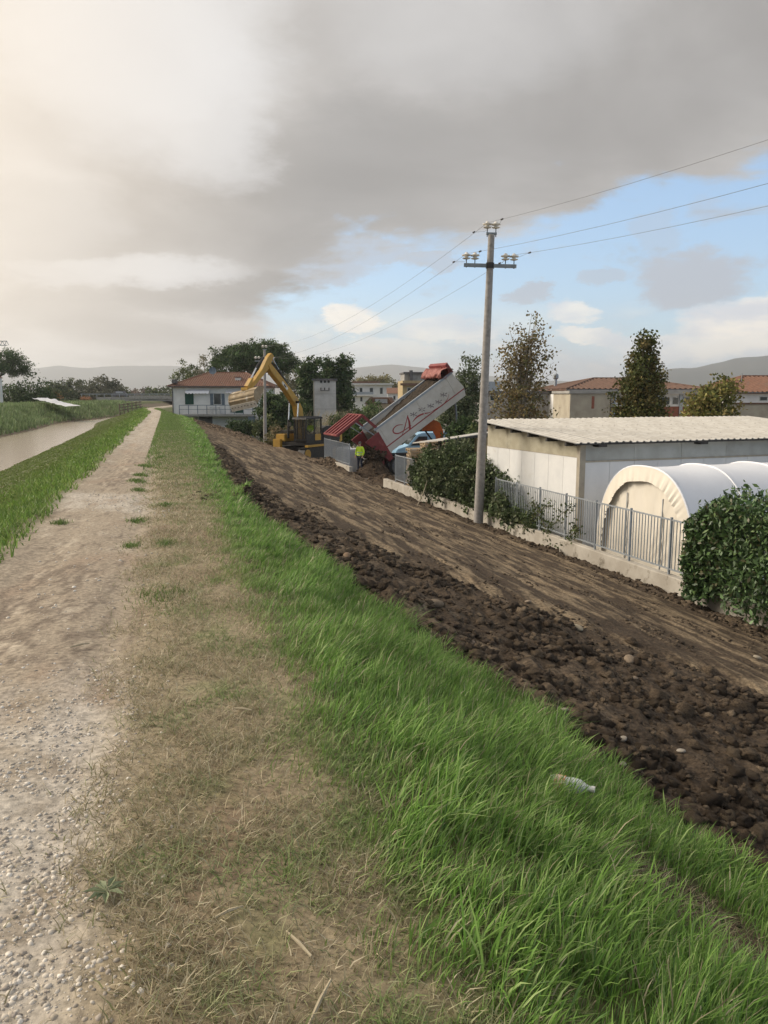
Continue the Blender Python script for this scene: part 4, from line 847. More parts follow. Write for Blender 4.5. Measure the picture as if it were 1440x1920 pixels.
# ================================================================== EXCAVATOR
m_yel = M('machine_yellow', (.45, .265, .04), (.37, .215, .035), 2.5, .5, .05, c3=(.24, .165, .07), s3=2.0, t3=(.58, .75), spec=.45)
m_blk = M('machine_black', (.018, .018, .02), (.035, .033, .03), 6, .5, .1)
m_bkt = M('worn_bucket_steel', (.30, .235, .145), (.22, .165, .10), 3, .6, .2, .2, c3=(.52, .49, .44), s3=2.5)
m_edge = M('bare_cutting_edge', (.58, .56, .52), (.45, .42, .37), 4, .5, .1, .2)
m_chrome = M('chrome_rod', (.7, .7, .7), None, 3, .2, 0, .9)
gl = bpy.data.materials.new('cab_glass'); gl.use_nodes = True; t_ = gl.node_tree; n = NB(t_); t_.nodes.remove(t_.nodes['Principled BSDF'])
tr = n.n('ShaderNodeBsdfTransparent'); tr.inputs[0].default_value = (.72, .76, .76, 1); gs = n.n('ShaderNodeBsdfGlossy'); gs.inputs['Roughness'].default_value = .05
ms = n.n('ShaderNodeMixShader'); ms.inputs[0].default_value = .12; t_.links.new(tr.outputs[0], ms.inputs[1]); t_.links.new(gs.outputs[0], ms.inputs[2]); t_.links.new(ms.outputs[0], t_.nodes['Material Output'].inputs[0])
ep = at(572, 850, 57.0); EH = -YAW+R(-120)
ex = thing('excavator', 'yellow tracked excavator with raised boom and wide ditching bucket', 'excavator', (ep.x, ep.y, YARD+.12), EH)
for sgn in (-1, 1):
    y0 = sgn*1.2
    prof_ = [(-2.2, .5), (-2.05, .15), (-1.7, 0), (1.7, 0), (2.05, .15), (2.2, .5), (2.05, .8), (1.75, .92), (-1.75, .92), (-2.05, .8)]
    tk = MB().prism([(x, y0-.3, z) for x, z in prof_], (0, .6, 0)).build('track', m_blk, ex)
    for i in range(22):
        x = -2.0+4.0*(i % 11)/10; z = -.02 if i < 11 else .90; MB().box(x-.13, x+.13, y0-.31, y0+.31, z, z+.045).build('track_shoe', m_blk, tk)
    for x in (-1.75, 1.75): MB().tube([(x, y0-.33, .47), (x, y0+.33, .47)], .36, 16).build('sprocket', m_yel, tk)
MB().box(-1.3, 1.3, -.9, .9, .45, .95).build('undercarriage', m_blk, ex)
MB().tube([(0, 0, .9), (0, 0, 1.12)], .75, 20).build('slew_ring', m_blk, ex)
MB().box(-2.6, 1.75, -1.35, 1.35, 1.1, 1.3).build('deck', m_blk, ex)
MB().prism([(-2.7, -1.35, 1.3), (-.45, -1.35, 1.3), (-.45, -1.35, 2.25), (-.9, -1.35, 2.4), (-2.5, -1.35, 2.35), (-2.7, -1.35, 2.2)], (0, 2.7, 0)).build('engine_hood', m_blk, ex, bevel=.04)
MB().prism([(-3.1, -1.3, 1.15), (-2.62, -1.3, 1.1), (-2.62, -1.3, 2.3), (-2.95, -1.3, 2.25), (-3.1, -1.3, 2.0)], (0, 2.6, 0)).build('counterweight', m_yel, ex, bevel=.06)
MB().box(-.4, 1.7, -1.38, -.55, 1.32, 1.85).build('tool_box', m_yel, ex, bevel=.04)
MB().box(.3, 1.2, -1.36, -.6, 1.86, 2.1).build('fuel_tank', m_blk, ex, bevel=.04)
MB().box(1.72, 2.0, -1.42, -.75, .75, 1.5).build('front_box', m_yel, ex, bevel=.03)
MB().box(-.4, 1.9, 1.37, 1.62, .98, 1.12).build('side_step', m_yel, ex)
# cab
cabn = MB().box(-.05, 1.75, .42, 1.42, 1.31, 1.42).build('cab_floor', m_blk, ex)
cx0, cx1, cy0, cy1, cz0, cz1 = -.05, 1.78, .40, 1.42, 1.42, 2.95
for x, y, w_ in ((cx0, cy0, .09), (cx0, cy1, .09), (cx1, cy0, .08), (cx1, cy1, .08), (.78, cy1, .07), (.78, cy0, .07)): MB().box(x-w_/2, x+w_/2, y-w_/2, y+w_/2, cz0, cz1).build('cab_pillar', m_blk, ex)
MB().prism([(cx0-.12, cy0-.08, cz1), (cx1+.16, cy0-.08, cz1), (cx1+.10, cy0-.08, cz1+.12), (cx0-.08, cy0-.08, cz1+.14)], (0, cy1-cy0+.16, 0)).build('cab_roof', m_blk, ex)
for k in range(6): y = cy0-.02+(cy1-cy0+.04)*k/5; MB().box(cx0, cx1+.2, y-.015, y+.015, cz1+.16, cz1+.19).build('roof_guard_bar', m_blk, ex)
MB().box(cx1+.02, cx1+.10, cy0-.02, cy1+.02, cz0+.0, cz0+.12).build('front_sill', m_blk, ex)
for k in range(9): y = cy0+.04+(cy1-cy0-.08)*k/8; MB().box(cx1+.09, cx1+.115, y-.012, y+.012, cz0, cz1+.05).build('guard_bar', m_blk, ex)
for z in (cz0+.35, cz0+.95): MB().box(cx1+.08, cx1+.12, cy0, cy1, z-.015, z+.015).build('guard_bar', m_blk, ex)
MB().box(cx1-.005, cx1+.005, cy0+.05, cy1-.05, cz0+.05, cz1-.03).build('windscreen', gl, ex)
MB().box(.83, cx1-.05, cy1-.005, cy1+.005, cz0+.5, cz1-.05).build('door_window', gl, ex); MB().box(.83, cx1-.05, cy1-.02, cy1+.02, cz0, cz0+.5).build('door_panel', m_blk, ex)
MB().box(0, .74, cy1-.005, cy1+.005, cz0+.45, cz1-.05).build('side_window', gl, ex); MB().box(0, .74, cy1-.02, cy1+.02, cz0, cz0+.45).build('side_panel', m_yel, ex)
MB().box(cx0-.005, cx0+.005, cy0+.05, cy1-.05, cz0+.6, cz1-.05).build('rear_window', gl, ex)
MB().box(.1, .25, .62, 1.2, 1.45, 2.35).build('seat_back', m_blk, ex); MB().box(.2, .75, .62, 1.2, 1.72, 1.85).build('seat', m_blk, ex)
MB().tube([(1.85, .35, 2.0), (2.05, .2, 2.3), (2.05, .2, 2.55)], .02, 6).build('mirror_arm', m_blk, ex); MB().box(2.03, 2.07, .08, .32, 2.45, 2.75).build('mirror', m_blk, ex)
# boom, stick, bucket
def plate(out, y0, y1): return MB().prism([(x, y0, z) for x, z in out], (0, y1-y0, 0))
boom = plate([(.2, 1.55), (.55, 1.45), (.9, 2.6), (1.25, 3.85), (2.3, 4.85), (4.1, 6.25), (4.35, 6.65), (4.05, 6.8), (2.55, 5.65), (1.05, 4.45), (.5, 3.7), (.28, 2.4)], -.22, .22).build('boom', m_yel, ex, bevel=.03)
MB().box(2.5, 3.05, -.235, -.222, 5.15, 5.3, Matrix.Identity(4)).build('decal', m_edge, boom)
m_decal = M('decal_white', (.7, .68, .62))
for y in (-.23, .222):
    MB().prism([(2.35, y, 4.98), (2.95, y, 5.47), (2.82, y, 5.62), (2.22, y, 5.13)], (0, .01, 0)).build('decal', m_decal, boom)
    MB().prism([(2.48, y-.006, 5.14), (2.72, y-.006, 5.34), (2.66, y-.006, 5.42), (2.42, y-.006, 5.22)], (0, .02, 0)).build('decal_mark', m_blk, boom)
for y in (-.42, .36): MB().tube([(1.5, y+.03, 1.55), (1.42, y+.03, 2.9)], .09, 10).build('boom_cylinder', m_blk, ex); MB().tube([(1.42, y+.03, 2.85), (1.28, y+.03, 4.15)], .05, 10).build('boom_rod', m_chrome, ex)
MB().tube([(1.28, -.48, 4.15), (1.28, .48, 4.15)], .09, 10).build('pin', m_blk, ex)
MB().tube([(1.9, 0, 5.25), (3.0, 0, 6.4)], .09, 10).build('stick_cylinder', m_blk, ex); MB().tube([(3.0, 0, 6.4), (3.75, 0, 7.25)], .05, 8).build('stick_rod', m_chrome, ex)
for k in range(4): MB().tube([(2.4+.1*k, -.12+.08*k, 5.8+.02*k), (3.4, -.2+.1*k, 6.75), (4.2, -.3+.1*k, 6.9), (4.6, -.34+.1*k, 6.3), (4.75, -.3+.1*k, 5.9)], .022, 6).build('hose', m_blk, ex)
plate([(3.65, 7.3), (3.9, 7.5), (4.3, 7.2), (4.9, 6.4), (6.35, 5.1), (6.22, 4.95), (5.3, 5.6), (4.2, 6.45)], -.17, .17).build('stick', m_yel, ex, bevel=.025)
MB().tube([(4.6, 0, 7.15), (5.4, 0, 6.45)], .085, 10).build('bucket_cylinder', m_blk, ex); MB().tube([(5.4, 0, 6.45), (5.95, 0, 5.75)], .05, 8).build('bucket_rod', m_chrome, ex)
plate([(5.85, 5.8), (6.05, 5.75), (6.5, 5.25), (6.4, 5.1), (6.2, 5.2)], -.15, .15).build('linkage', m_yel, ex)
MB().box(6.0, 6.7, -.3, .3, 4.95, 5.15).build('quick_coupler', m_yel, ex, bevel=.03)
tl = Matrix.Translation((6.4, 0, 4.9)) @ Matrix.Rotation(R(9), 4, 'X') @ Matrix.Rotation(R(-6), 4, 'Z') @ Matrix.Translation((-6.4, 0, -4.9))
bk = [(6.0, 5.0), (6.55, 5.02), (6.95, 4.75), (7.05, 4.35), (6.9, 4.0), (6.85, 3.98), (6.98, 4.35), (6.88, 4.7), (6.52, 4.94), (6.0, 4.92)]
bo = MB().prism([(x, -1.2, z) for x, z in bk], (0, 2.4, 0), tl).build('bucket', m_bkt, ex)
for y in (-1.22, 1.17): MB().prism([(6.0, y, 5.02), (6.56, y, 5.04), (6.97, y, 4.76), (7.07, y, 4.35), (6.88, y, 3.9), (6.3, y, 4.4)], (0, .05, 0), tl).build('bucket_side', m_bkt, bo)
MB().prism([(6.96, -1.2, 4.12), (7.0, -1.2, 4.1), (6.84, -1.2, 3.72), (6.80, -1.2, 3.74)], (0, 2.4, 0), tl).build('cutting_edge', m_edge, bo)
for k in range(8): y = -1.05+.3*k; MB().box(6.915, 6.96, y-.03, y+.03, 3.90, 3.96, tl).build('bolt', m_blk, bo)
for z, x in ((4.82, 6.86), (4.55, 7.0)): MB().box(x, x+.05, -1.19, 1.19, z-.05, z+.05, tl).build('bucket_rib', m_bkt, bo)
sit = dict(pelvis=(0, 0, .0), belly=(0, -.02, .17), chest=(0, -.03, .41), neck=(0, -.04, .55), chin=(0, -.06, .62), head=(0, -.06, .71), shL=(.2, -.03, .47), elL=(.26, -.10, .2), wrL=(.24, -.32, .22), shR=(-.2, -.03, .47), elR=(-.26, -.10, .2), wrR=(-.24, -.32, .22), hipL=(.1, -.05, -.02), knL=(.13, -.45, .02), anL=(.13, -.5, -.36), toL=(.13, -.64, -.4), hipR=(-.1, -.05, -.02), knR=(-.13, -.45, .02), anR=(-.13, -.5, -.36), toR=(-.13, -.64, -.4))
opw = Matrix.Translation(ex.location) @ Matrix.Rotation(EH, 4, 'Z') @ Vector((.48, .91, 1.95)); person('operator in yellow hi-vis jacket seated in the excavator cab', opw, EH+R(90), sit)

# ================================================================== TIPPER TRUCK
TH_ = -YAW+R(21.7); m_tw = M('dusty_white_steel', (.55, .53, .49), (.48, .455, .41), 1.5, .55, .06, c3=(.36, .32, .26), s3=1.4, t3=(.55, .78), spec=.4)
m_red = M('faded_red_paint', (.22, .042, .042), (.17, .034, .034), 3, .55, .08, c3=(.36, .19, .16), s3=2, t3=(.58, .75))
m_tred = M('stripe_red', (.30, .03, .035), None, 4, .5, 0)
hp_ = at(728, 850, 46.0); lft = Vector((math.cos(TH_+R(90)), math.sin(TH_+R(90)), 0))
tk_ = thing('tipper_truck', 'white and red tipper truck with its bed raised, pouring out soil', 'truck', (hp_.x+lft.x*1.2, hp_.y+lft.y*1.2, YARD), TH_)
TI = R(34)
BM = Matrix.Translation((0, 0, 1.33)) @ Matrix.Rotation(-TI, 4, 'Y'); BL, BH, BW = 6.2, 1.72, 1.25
bd = MB().box(0, BL, -BW+.07, BW-.07, 0, .12, BM).build('tipping_bed', m_tw, tk_)
for y0, y1 in ((-BW, -BW+.06), (BW-.06, BW)): MB().prism([(0, y0, -.02), (BL-.05, y0, -.02), (BL+.12, y0, .5), (BL-.1, y0, BH-.12), (.1, y0, BH-.12)], (0, y1-y0, 0), BM).build('bed_side', m_tw, bd)
MB().box(BL-.12, BL-.05, -BW+.065, BW-.065, 0, BH-.2, BM).build('bed_front', m_tw, bd)
for y0, y1 in ((-BW-.03, -BW+.09), (BW-.09, BW+.03)): MB().box(.02, BL-.05, y0, y1, BH-.119, BH, BM).build('top_rail', m_galv, bd)
MB().box(.05, BL+.08, -BW-.012, -BW-.001, .36, .42, BM).build('red_stripe', m_tred, bd)
for x in (.35, 3.2, 5.6): MB().box(x, x+.05, -BW-.02, -BW-.001, .44, BH-.14, BM).build('side_rib', m_tw, bd)
for y0 in (-BW-.03, BW-.05): MB().prism([(.12, y0, -.28), (.18, y0, 1.45), (-.85, y0, 1.40), (-.18, y0, -.45)], (0, .08, 0), BM).build('rear_cheek', m_red, bd)
MB().box(-.25, .1, -BW, BW, -.42, -.22, BM).build('rear_beam', m_red, bd)
# top-hinged tailgate held out behind
hb = BM @ Vector((.25, 0, BH)); pA = hb+Vector((-.85, 0, .62)); pB = pA+Vector((-1.55, 0, -1.15))
tg_ = MB().hexa([pA+Vector((0, -1.2, 0)), pB+Vector((0, -1.2, 0)), pB+Vector((0, 1.2, 0)), pA+Vector((0, 1.2, 0))], [p+Vector((-.05, 0, .07)) for p in (pA+Vector((0, -1.2, 0)), pB+Vector((0, -1.2, 0)), pB+Vector((0, 1.2, 0)), pA+Vector((0, 1.2, 0)))]).build('tailgate', m_red, bd)
for y in (-1.15, -.58, 0, .58, 1.15): MB().beam(pA+Vector((-.07, y, .10)), pB+Vector((-.07, y, .10)), .14, .09).build('tailgate_rib', m_red, tg_)
for p in (pA, pB): MB().beam(p+Vector((-.05, -1.24, .1)), p+Vector((-.05, 1.24, .1)), .12, .1).build('tailgate_rib', m_red, tg_)
for y in (-1.2, 1.2): MB().beam(hb+Vector((0, y, -.05)), pA+Vector((0, y, .05)), .1, .16).build('tailgate_arm', m_red, tg_); MB().beam(BM @ Vector((-.1, y, 1.35)), pA.lerp(pB, .3)+Vector((0, y, 0)), .05, .05).build('tailgate_strut', m_galv, tg_)
# soil still in the bed
gx = np.linspace(.05, BL-.3, 60); gy = np.linspace(-1.16, 1.16, 24); XX, YY = np.meshgrid(gx, gy); ZZ = 1.22+.36*sm(0, 5.5, XX)+.16*YY-.10*YY**2+.13*fbm(XX*2, YY*2, 4)
V = np.stack([XX, YY, ZZ], -1).reshape(-1, 3); V = np.array([(BM @ Vector(p))[:] for p in V]); idx = np.arange(len(V)).reshape(24, 60); F = np.stack([idx[:-1, :-1], idx[:-1, 1:], idx[1:, 1:], idx[1:, :-1]], -1).reshape(-1, 4)
tag(np_mesh('soil_load', V, F, m_soil, np.tile([[.036, .027, .019]], (len(V), 1))*(1+.3*RS.randn(len(V), 1)), bd), kind='stuff')
# rolled red sheet
m_tarp = M('red_tarpaulin', (.30, .12, .105), (.22, .07, .06), 3, .7, .6, c3=(.50, .22, .17), s3=3, bscale=6)
V = []; nu, nv = 44, 20
for i in range(nu+1):
    for j in range(nv):
        y = -1.35+2.7*i/nu; a = 2*math.pi*j/nv; r = .34+.10*perlin(y*2.3, a*1.2).item()+.07*perlin(y*6, a*2+4).item()+.03*math.sin(y*17+a*3)
        V.append((BM @ Vector((BL-.5+1.25*r*math.cos(a), y, BH+.18+.75*r*math.sin(a))))[:])
F = [(i*nv+j, i*nv+(j+1) % nv, (i+1)*nv+(j+1) % nv, (i+1)*nv+j) for i in range(nu) for j in range(nv)]
np_mesh('tarpaulin', V, F, m_tarp, None, bd, True); MB().hexa([BM @ Vector(p) for p in ((BL-.25, -1.2, BH-.1), (BL+.05, -1.2, BH-.1), (BL+.05, 1.2, BH-.1), (BL-.25, 1.2, BH-.1))], [BM @ Vector(p) for p in ((BL-.2, -1.2, BH+.55), (BL, -1.2, BH+.6), (BL, 1.2, BH+.6), (BL-.2, 1.2, BH+.55))]).build('headboard', m_red, bd)
# painted lettering on the near side
def side(zx, zy):      # from the enlarged view of the bed side to bed coordinates
    O = np.array([615., 850.]); A_ = np.array([[620., -30.], [-450., -185.]]); a, b_ = np.linalg.solve(A_, np.array([zx, zy])-O); return .1+a*(BL-.1), .05+b_*(BH-.2)
def ribbon(name, pts, ws, mat, off):
    P_ = [Vector((*side(*p), 0)) for p in pts]; vs = []; k = len(P_)
    for i, p in enumerate(P_):
        t = (P_[min(i+1, k-1)]-P_[max(i-1, 0)]).normalized(); q_ = Vector((-t.y, t.x, 0)); w_ = ws[i] if hasattr(ws, '__len__') else ws
        for s_ in (-1, 1): r = p+q_*w_*s_/2; vs.append(BM @ Vector((r.x, -BW-.004-off, r.y)))
    MB().add(vs, [(2*i, 2*i+1, 2*i+3, 2*i+2) for i in range(k-1)]).build(name, mat, bd)
def smoothp(pts, m=6):
    o_ = []; p = [pts[0]]+list(pts)+[pts[-1]]
    for i in range(1, len(p)-2):
        for k in range(m):
            t = k/m; o_.append(tuple(.5*((2*p[i][d_])+(-p[i-1][d_]+p[i+1][d_])*t+(2*p[i-1][d_]-5*p[i][d_]+4*p[i+1][d_]-p[i+2][d_])*t*t+(-p[i-1][d_]+3*p[i][d_]-3*p[i+1][d_]+p[i+2][d_])*t**3) for d_ in (0, 1)))
    return o_+[pts[-1]]
m_let = M('lettering_red', (.33, .05, .05), None, 4, .5, 0); m_letg = M('lettering_grey', (.20, .17, .18), None, 4, .5, 0)
ribbon('letter_stroke', [(815, 552), (770, 648), (733, 716)], [.05, .06, .03], m_let, 0)
ribbon('letter_stroke', [(812, 556), (808, 610), (795, 672)], [.05, .13, .13], m_let, .002)
c_ = smoothp([(762, 628), (725, 632), (692, 662), (688, 692), (712, 700), (750, 682), (812, 640)]); ribbon('letter_stroke', c_, [.03+.05*abs(math.sin(math.pi*i/len(c_))) for i in range(len(c_))], m_let, .004)
c_ = smoothp([(828, 612), (868, 572), (915, 548), (960, 540), (1010, 512), (1065, 478), (1105, 432), (1122, 396)]); ribbon('swoosh', c_, [.02+.10*abs(math.sin(2.2*math.pi*i/len(c_)))*(1-i/len(c_)) for i in range(len(c_))], m_let, .002)
for x, y in ((852, 548), (915, 513), (980, 485), (1040, 455), (1088, 398)):
    ribbon('small_letter', [(x-18, y-12), (x+18, y+12)], .05, m_letg, .002); ribbon('small_letter', [(x-4, y+20), (x+6, y-20)], .045, m_letg, .004); ribbon('small_letter', [(x-22, y+8), (x-8, y+4)], .05, m_letg, .006); ribbon('small_letter', [(x+12, y-6), (x+26, y-16)], .05, m_letg, .006)
# chassis, wheels, ram, cab
for y in (-.42, .42): MB().box(-.3, 8.0, y-.05, y+.05, .95, 1.22).build('chassis_rail', m_blk, tk_)
MB().tube([(5.45, 0, 1.0), (5.2, 0, 2.9)], .12, 12).build('ram_barrel', m_blk, tk_); MB().tube([(5.2, 0, 2.8), tuple(BM @ Vector((BL-.15, 0, .1)))], .075, 12).build('ram_rod', m_steel, tk_)
def wheel(x, y, wdt=.3, r=.5):
    mm = Matrix.Translation((x, y, r)) @ Matrix.Rotation(R(90), 4, 'X')
    wv = MB().lathe([(.26, -wdt/2), (r*.9, -wdt/2), (r, -wdt*.35), (r, wdt*.35), (r*.9, wdt/2), (.26, wdt/2)], 24, m=mm).build('wheel', m_rub, tk_, smooth=True)
    MB().lathe([(.08, -wdt*.55), (.22, -wdt*.2), (.262, -wdt*.49), (.262, wdt*.49), (.22, wdt*.2), (.08, wdt*.55)], 18, m=mm).build('rim', m_steel, wv, smooth=True)
for x in (.75, 2.1):
    for y in (-1.05, -.72, .72, 1.05): wheel(x, y)
    for y in (-1.2, .55): MB().box(x-.62, x+.62, y, y+.65, 1.06, 1.1).build('mudguard', m_blk, tk_)
for y in (-1.02, 1.02): wheel(6.9, y, .34)
MB().box(-.35, -.25, -1.2, 1.2, .55, .95).build('rear_bumper', m_red, tk_)
for y in (-1.1, .85): MB().box(-.38, -.351, y, y+.25, .68, .82).build('tail_light', m_tred, tk_); 
for y in (-1.15, .65): MB().box(-.1, -.07, y, y+.5, .22, .9).build('mudflap', m_blk, tk_)
cb = MB().prism([(6.05, -1.22, .75), (8.1, -1.22, .75), (8.2, -1.22, 1.6), (7.95, -1.22, 2.6), (6.2, -1.22, 2.68), (6.05, -1.22, 2.55)], (0, 2.44, 0)).build('cab', m_red, tk_, bevel=.05)
for y in (-1.235, 1.225): MB().prism([(6.9, y, 1.65), (8.0, y, 1.65), (7.85, y, 2.4), (6.9, y, 2.4)], (0, .01, 0)).build('cab_window', m_blk, cb)
# the soil being poured
def heap_mesh(name, label, c, rad, hgt, seed, col=(.085, .06, .04)):
    rr = np.linspace(0, 1, 26); aa = np.linspace(0, 2*np.pi, 56, endpoint=False); RR, AA = np.meshgrid(rr, aa); x = RR*np.cos(AA)*rad[0]; y = RR*np.sin(AA)*rad[1]
    z = hgt*(1-RR)**1.1*(1+.2*fbm(x*1.3+seed, y*1.3, 3))+(.20*np.abs(fbm(x*2+seed, y*2, 4))+.07*fbm(x*5, y*5+seed, 3))*(1-RR**4)-.12
    V = np.stack([x, y, z], -1).reshape(-1, 3); idx = np.arange(len(V)).reshape(56, 26); i2 = np.roll(idx, -1, 0); F = np.stack([idx[:, :-1], idx[:, 1:], i2[:, 1:], i2[:, :-1]], -1).reshape(-1, 4)
    o = np_mesh(name, V, F, m_soil, np.tile([col], (len(V), 1))*(1+.25*RS.randn(len(V), 1)), None, True); o.location = c
    n = 260; k = RS.randint(0, len(V), n); sz_ = .04+.10*RS.rand(n)**3; ch = scatter('clods', V[k, 0], V[k, 1], V[k, 2], sz_, ck, m_soil, np.tile([col], (n, 1))*(.7+.7*RS.rand(n, 1)), o); tag(ch, kind='stuff')
    return tag(o, label, kind='stuff')
hc = at(699, 880, 45.6); heap_mesh('dumped_soil', 'dark soil heap poured out behind the tipper', (hc.x, hc.y, YARD), (1.25, 1.3), 1.75, 3.1)
h2 = at(722, 890, 42.0); heap_mesh('dumped_soil', 'low rubble of soil beside the short bar railing', (h2.x, h2.y, YARD), (2.6, 1.5), .55, 8.7)
h3 = at(635, 870, 46.5); heap_mesh('dumped_soil', 'low spread soil in front of the long bar railing', (h3.x-1, h3.y, YARD-.05), (2.2, 2.2), .35, 5.2, (.12, .085, .055))
h4 = at(590, 866, 52.5); heap_mesh('dumped_soil', 'spread soil below the excavator', (h4.x, h4.y, YARD-.05), (2.6, 2.0), .55, 1.2, (.12, .085, .055))
V = []; F = []; C_ = []
top = (Matrix.Translation(tk_.location) @ Matrix.Rotation(TH_, 4, 'Z')) @ (BM @ Vector((-.2, -.2, .35))); bot = Vector((hc.x, hc.y, YARD+1.2))
n = 900; f = RS.rand(n); px_ = top.x+(bot.x-top.x)*f**.6+RS.randn(n)*.28; py_ = top.y+(bot.y-top.y)*f**.6+RS.randn(n)*.32; pz_ = top.z+(bot.z-top.z)*f**1.3+RS.randn(n)*.12
tag(scatter('falling_soil', px_, py_, pz_, .04+.16*RS.rand(n)**2, cs_, m_soil, np.tile([[.07, .05, .034]], (n, 1))*(.7+.6*RS.rand(n, 1))), 'dark soil sliding out below the raised bed', kind='stuff')

# ================================================================== VAN AND ORANGE ARM BEHIND THE TRUCK
m_blue = M('pale_blue_paint', (.28, .48, .66), (.24, .43, .60), 2, .4, .03, spec=.5)
m_glassd = M('dark_window', (.03, .04, .045), (.05, .06, .065), 1, .08, 0, spec=.6)
vl = at(742, 890, 53); van = thing('van', 'pale blue van parked behind the raised tipper bed', 'van', (vl.x, vl.y, YARD), -YAW+R(8))
vb = [(0, .35), (4.6, .35), (4.65, 2.0), (4.5, 2.2), (1.9, 2.2), (1.5, 2.08), (.85, 1.3), (.1, 1.08), (0, .8)]
MB().prism([(x, 0, z) for x, z in vb], (0, 1.85, 0)).build('body', m_blue, van, bevel=.05)
MB().prism([(1.05, -.012, 1.33), (1.6, -.012, 1.95), (2.2, -.012, 1.95), (2.2, -.012, 1.33)], (0, .01, 0)).build('door_window', m_glassd, van)
MB().prism([(.92, .15, 1.36), (1.46, .15, 2.05), (1.44, .15, 2.08), (.9, .15, 1.38)], (0, 1.55, 0)).build('windscreen', m_glassd, van)
for x in (.95, 3.7):
    mm = Matrix.Translation((x, .09, .33)) @ Matrix.Rotation(R(90), 4, 'X'); wv = MB().lathe([(.2, -.1), (.33, -.1), (.33, .1), (.2, .1)], 20, m=mm).build('wheel', m_rub, van); MB().lathe([(.02, .11), (.2, .10), (.2, .02), (.02, .02)][::-1], 16, m=mm).build('rim', m_steel, wv)
m_org = M('orange_paint', (.62, .14, .02), (.52, .11, .02), 3, .45, .05)
al = at(820, 890, 48); arm = thing('orange_excavator', 'orange digger arm rising behind the pale blue van', 'excavator', (al.x, al.y, YARD), -YAW)
plate2 = lambda out, y0, y1: MB().prism([(x, y0, z) for x, z in out], (0, y1-y0, 0))
am = plate2([(-.95, 2.9), (-.45, 3.35), (.1, 3.1), (.35, 2.5), (.3, .9), (-.2, .9), (-.12, 2.2), (-.35, 2.6), (-1.0, 2.55)], -.2, .2).build('arm', m_org, arm, bevel=.03)
MB().tube([(-.8, -.25, 2.6), (.1, -.25, 1.4)], .05, 8).build('cylinder', m_blk, arm)
MB().box(-.5, 1.9, -.9, .9, .7, 1.5).build('body', m_org, arm, bevel=.05); MB().box(-.7, 2.0, -1, 1, 0, .65).build('tracks', m_blk, arm, bevel=.1); MB().box(.9, 1.9, -.5, .7, 1.5, 2.4).build('cab', m_blk, arm, bevel=.05)
# ================================================================== BUILDINGS
m_plas = M('white_plaster', (.72, .71, .69), (.64, .63, .61), 1.2, .9, .15, c3=(.50, .48, .44), s3=.9, t3=(.6, .8))
m_tile = M('terracotta_tile', (.20, .105, .07), (.155, .08, .055), 3, .85, .3, c3=(.15, .105, .08), s3=1.5)
m_tile2 = M('weathered_terracotta', (.155, .09, .065), (.12, .072, .053), 2, .9, .3, c3=(.15, .11, .085), s3=1)
m_grey = M('grey_render', (.33, .32, .30), (.27, .26, .245), 1, .9, .2, c3=(.2, .19, .17), s3=.8)
m_beige = M('beige_render', (.40, .36, .28), (.33, .29, .23), 1, .9, .2, c3=(.26, .22, .17), s3=.7, t3=(.55, .75))
m_brick = M('red_brick', (.27, .10, .065), (.21, .08, .055), 6, .9, .2)
m_green = M('green_shutter', (.015, .07, .05), None, 4, .6, .1); m_bshut = M('grey_blue_shutter', (.13, .17, .21), None, 4, .6, .1)
m_frame = M('white_frame', (.62, .62, .60), None, 4, .6, 0); m_slate = M('dark_sheet', (.09, .09, .095), (.13, .12, .12), 2, .7, .1)
class Face:
    """local frame square to the view: x to the right in metres from pixel pc, y away, z above the base"""
    def __init__(s, pc, depth, base=YARD): s.pc = pc; s.d = depth; s.b = base; p = at(pc, 740, depth); s.loc = (p.x, p.y, base)
    def x(s, px): return (px-s.pc)*s.d/1459.7
    def z(s, py): return EYE+(740-py)*s.d/1459.7-s.b
    def win(s, o, px0, px1, py0, py1, y=0.0, mat=None, frame=True):
        a, b_, c, e = s.x(px0), s.x(px1), s.z(py1), s.z(py0); f = .06
        mb = MB(); mb.box(a, b_, y-.05, y-.004, c, c+f); mb.box(a, b_, y-.05, y-.004, e-f, e); mb.box(a, a+f, y-.05, y-.004, c+f, e-f); mb.box(b_-f, b_, y-.05, y-.004, c+f, e-f)
        w_ = mb.build('window', m_frame, o); MB().box(a+f, b_-f, y-.022, y-.004, c+f, e-f).build('pane', mat or m_glassd, w_); return w_
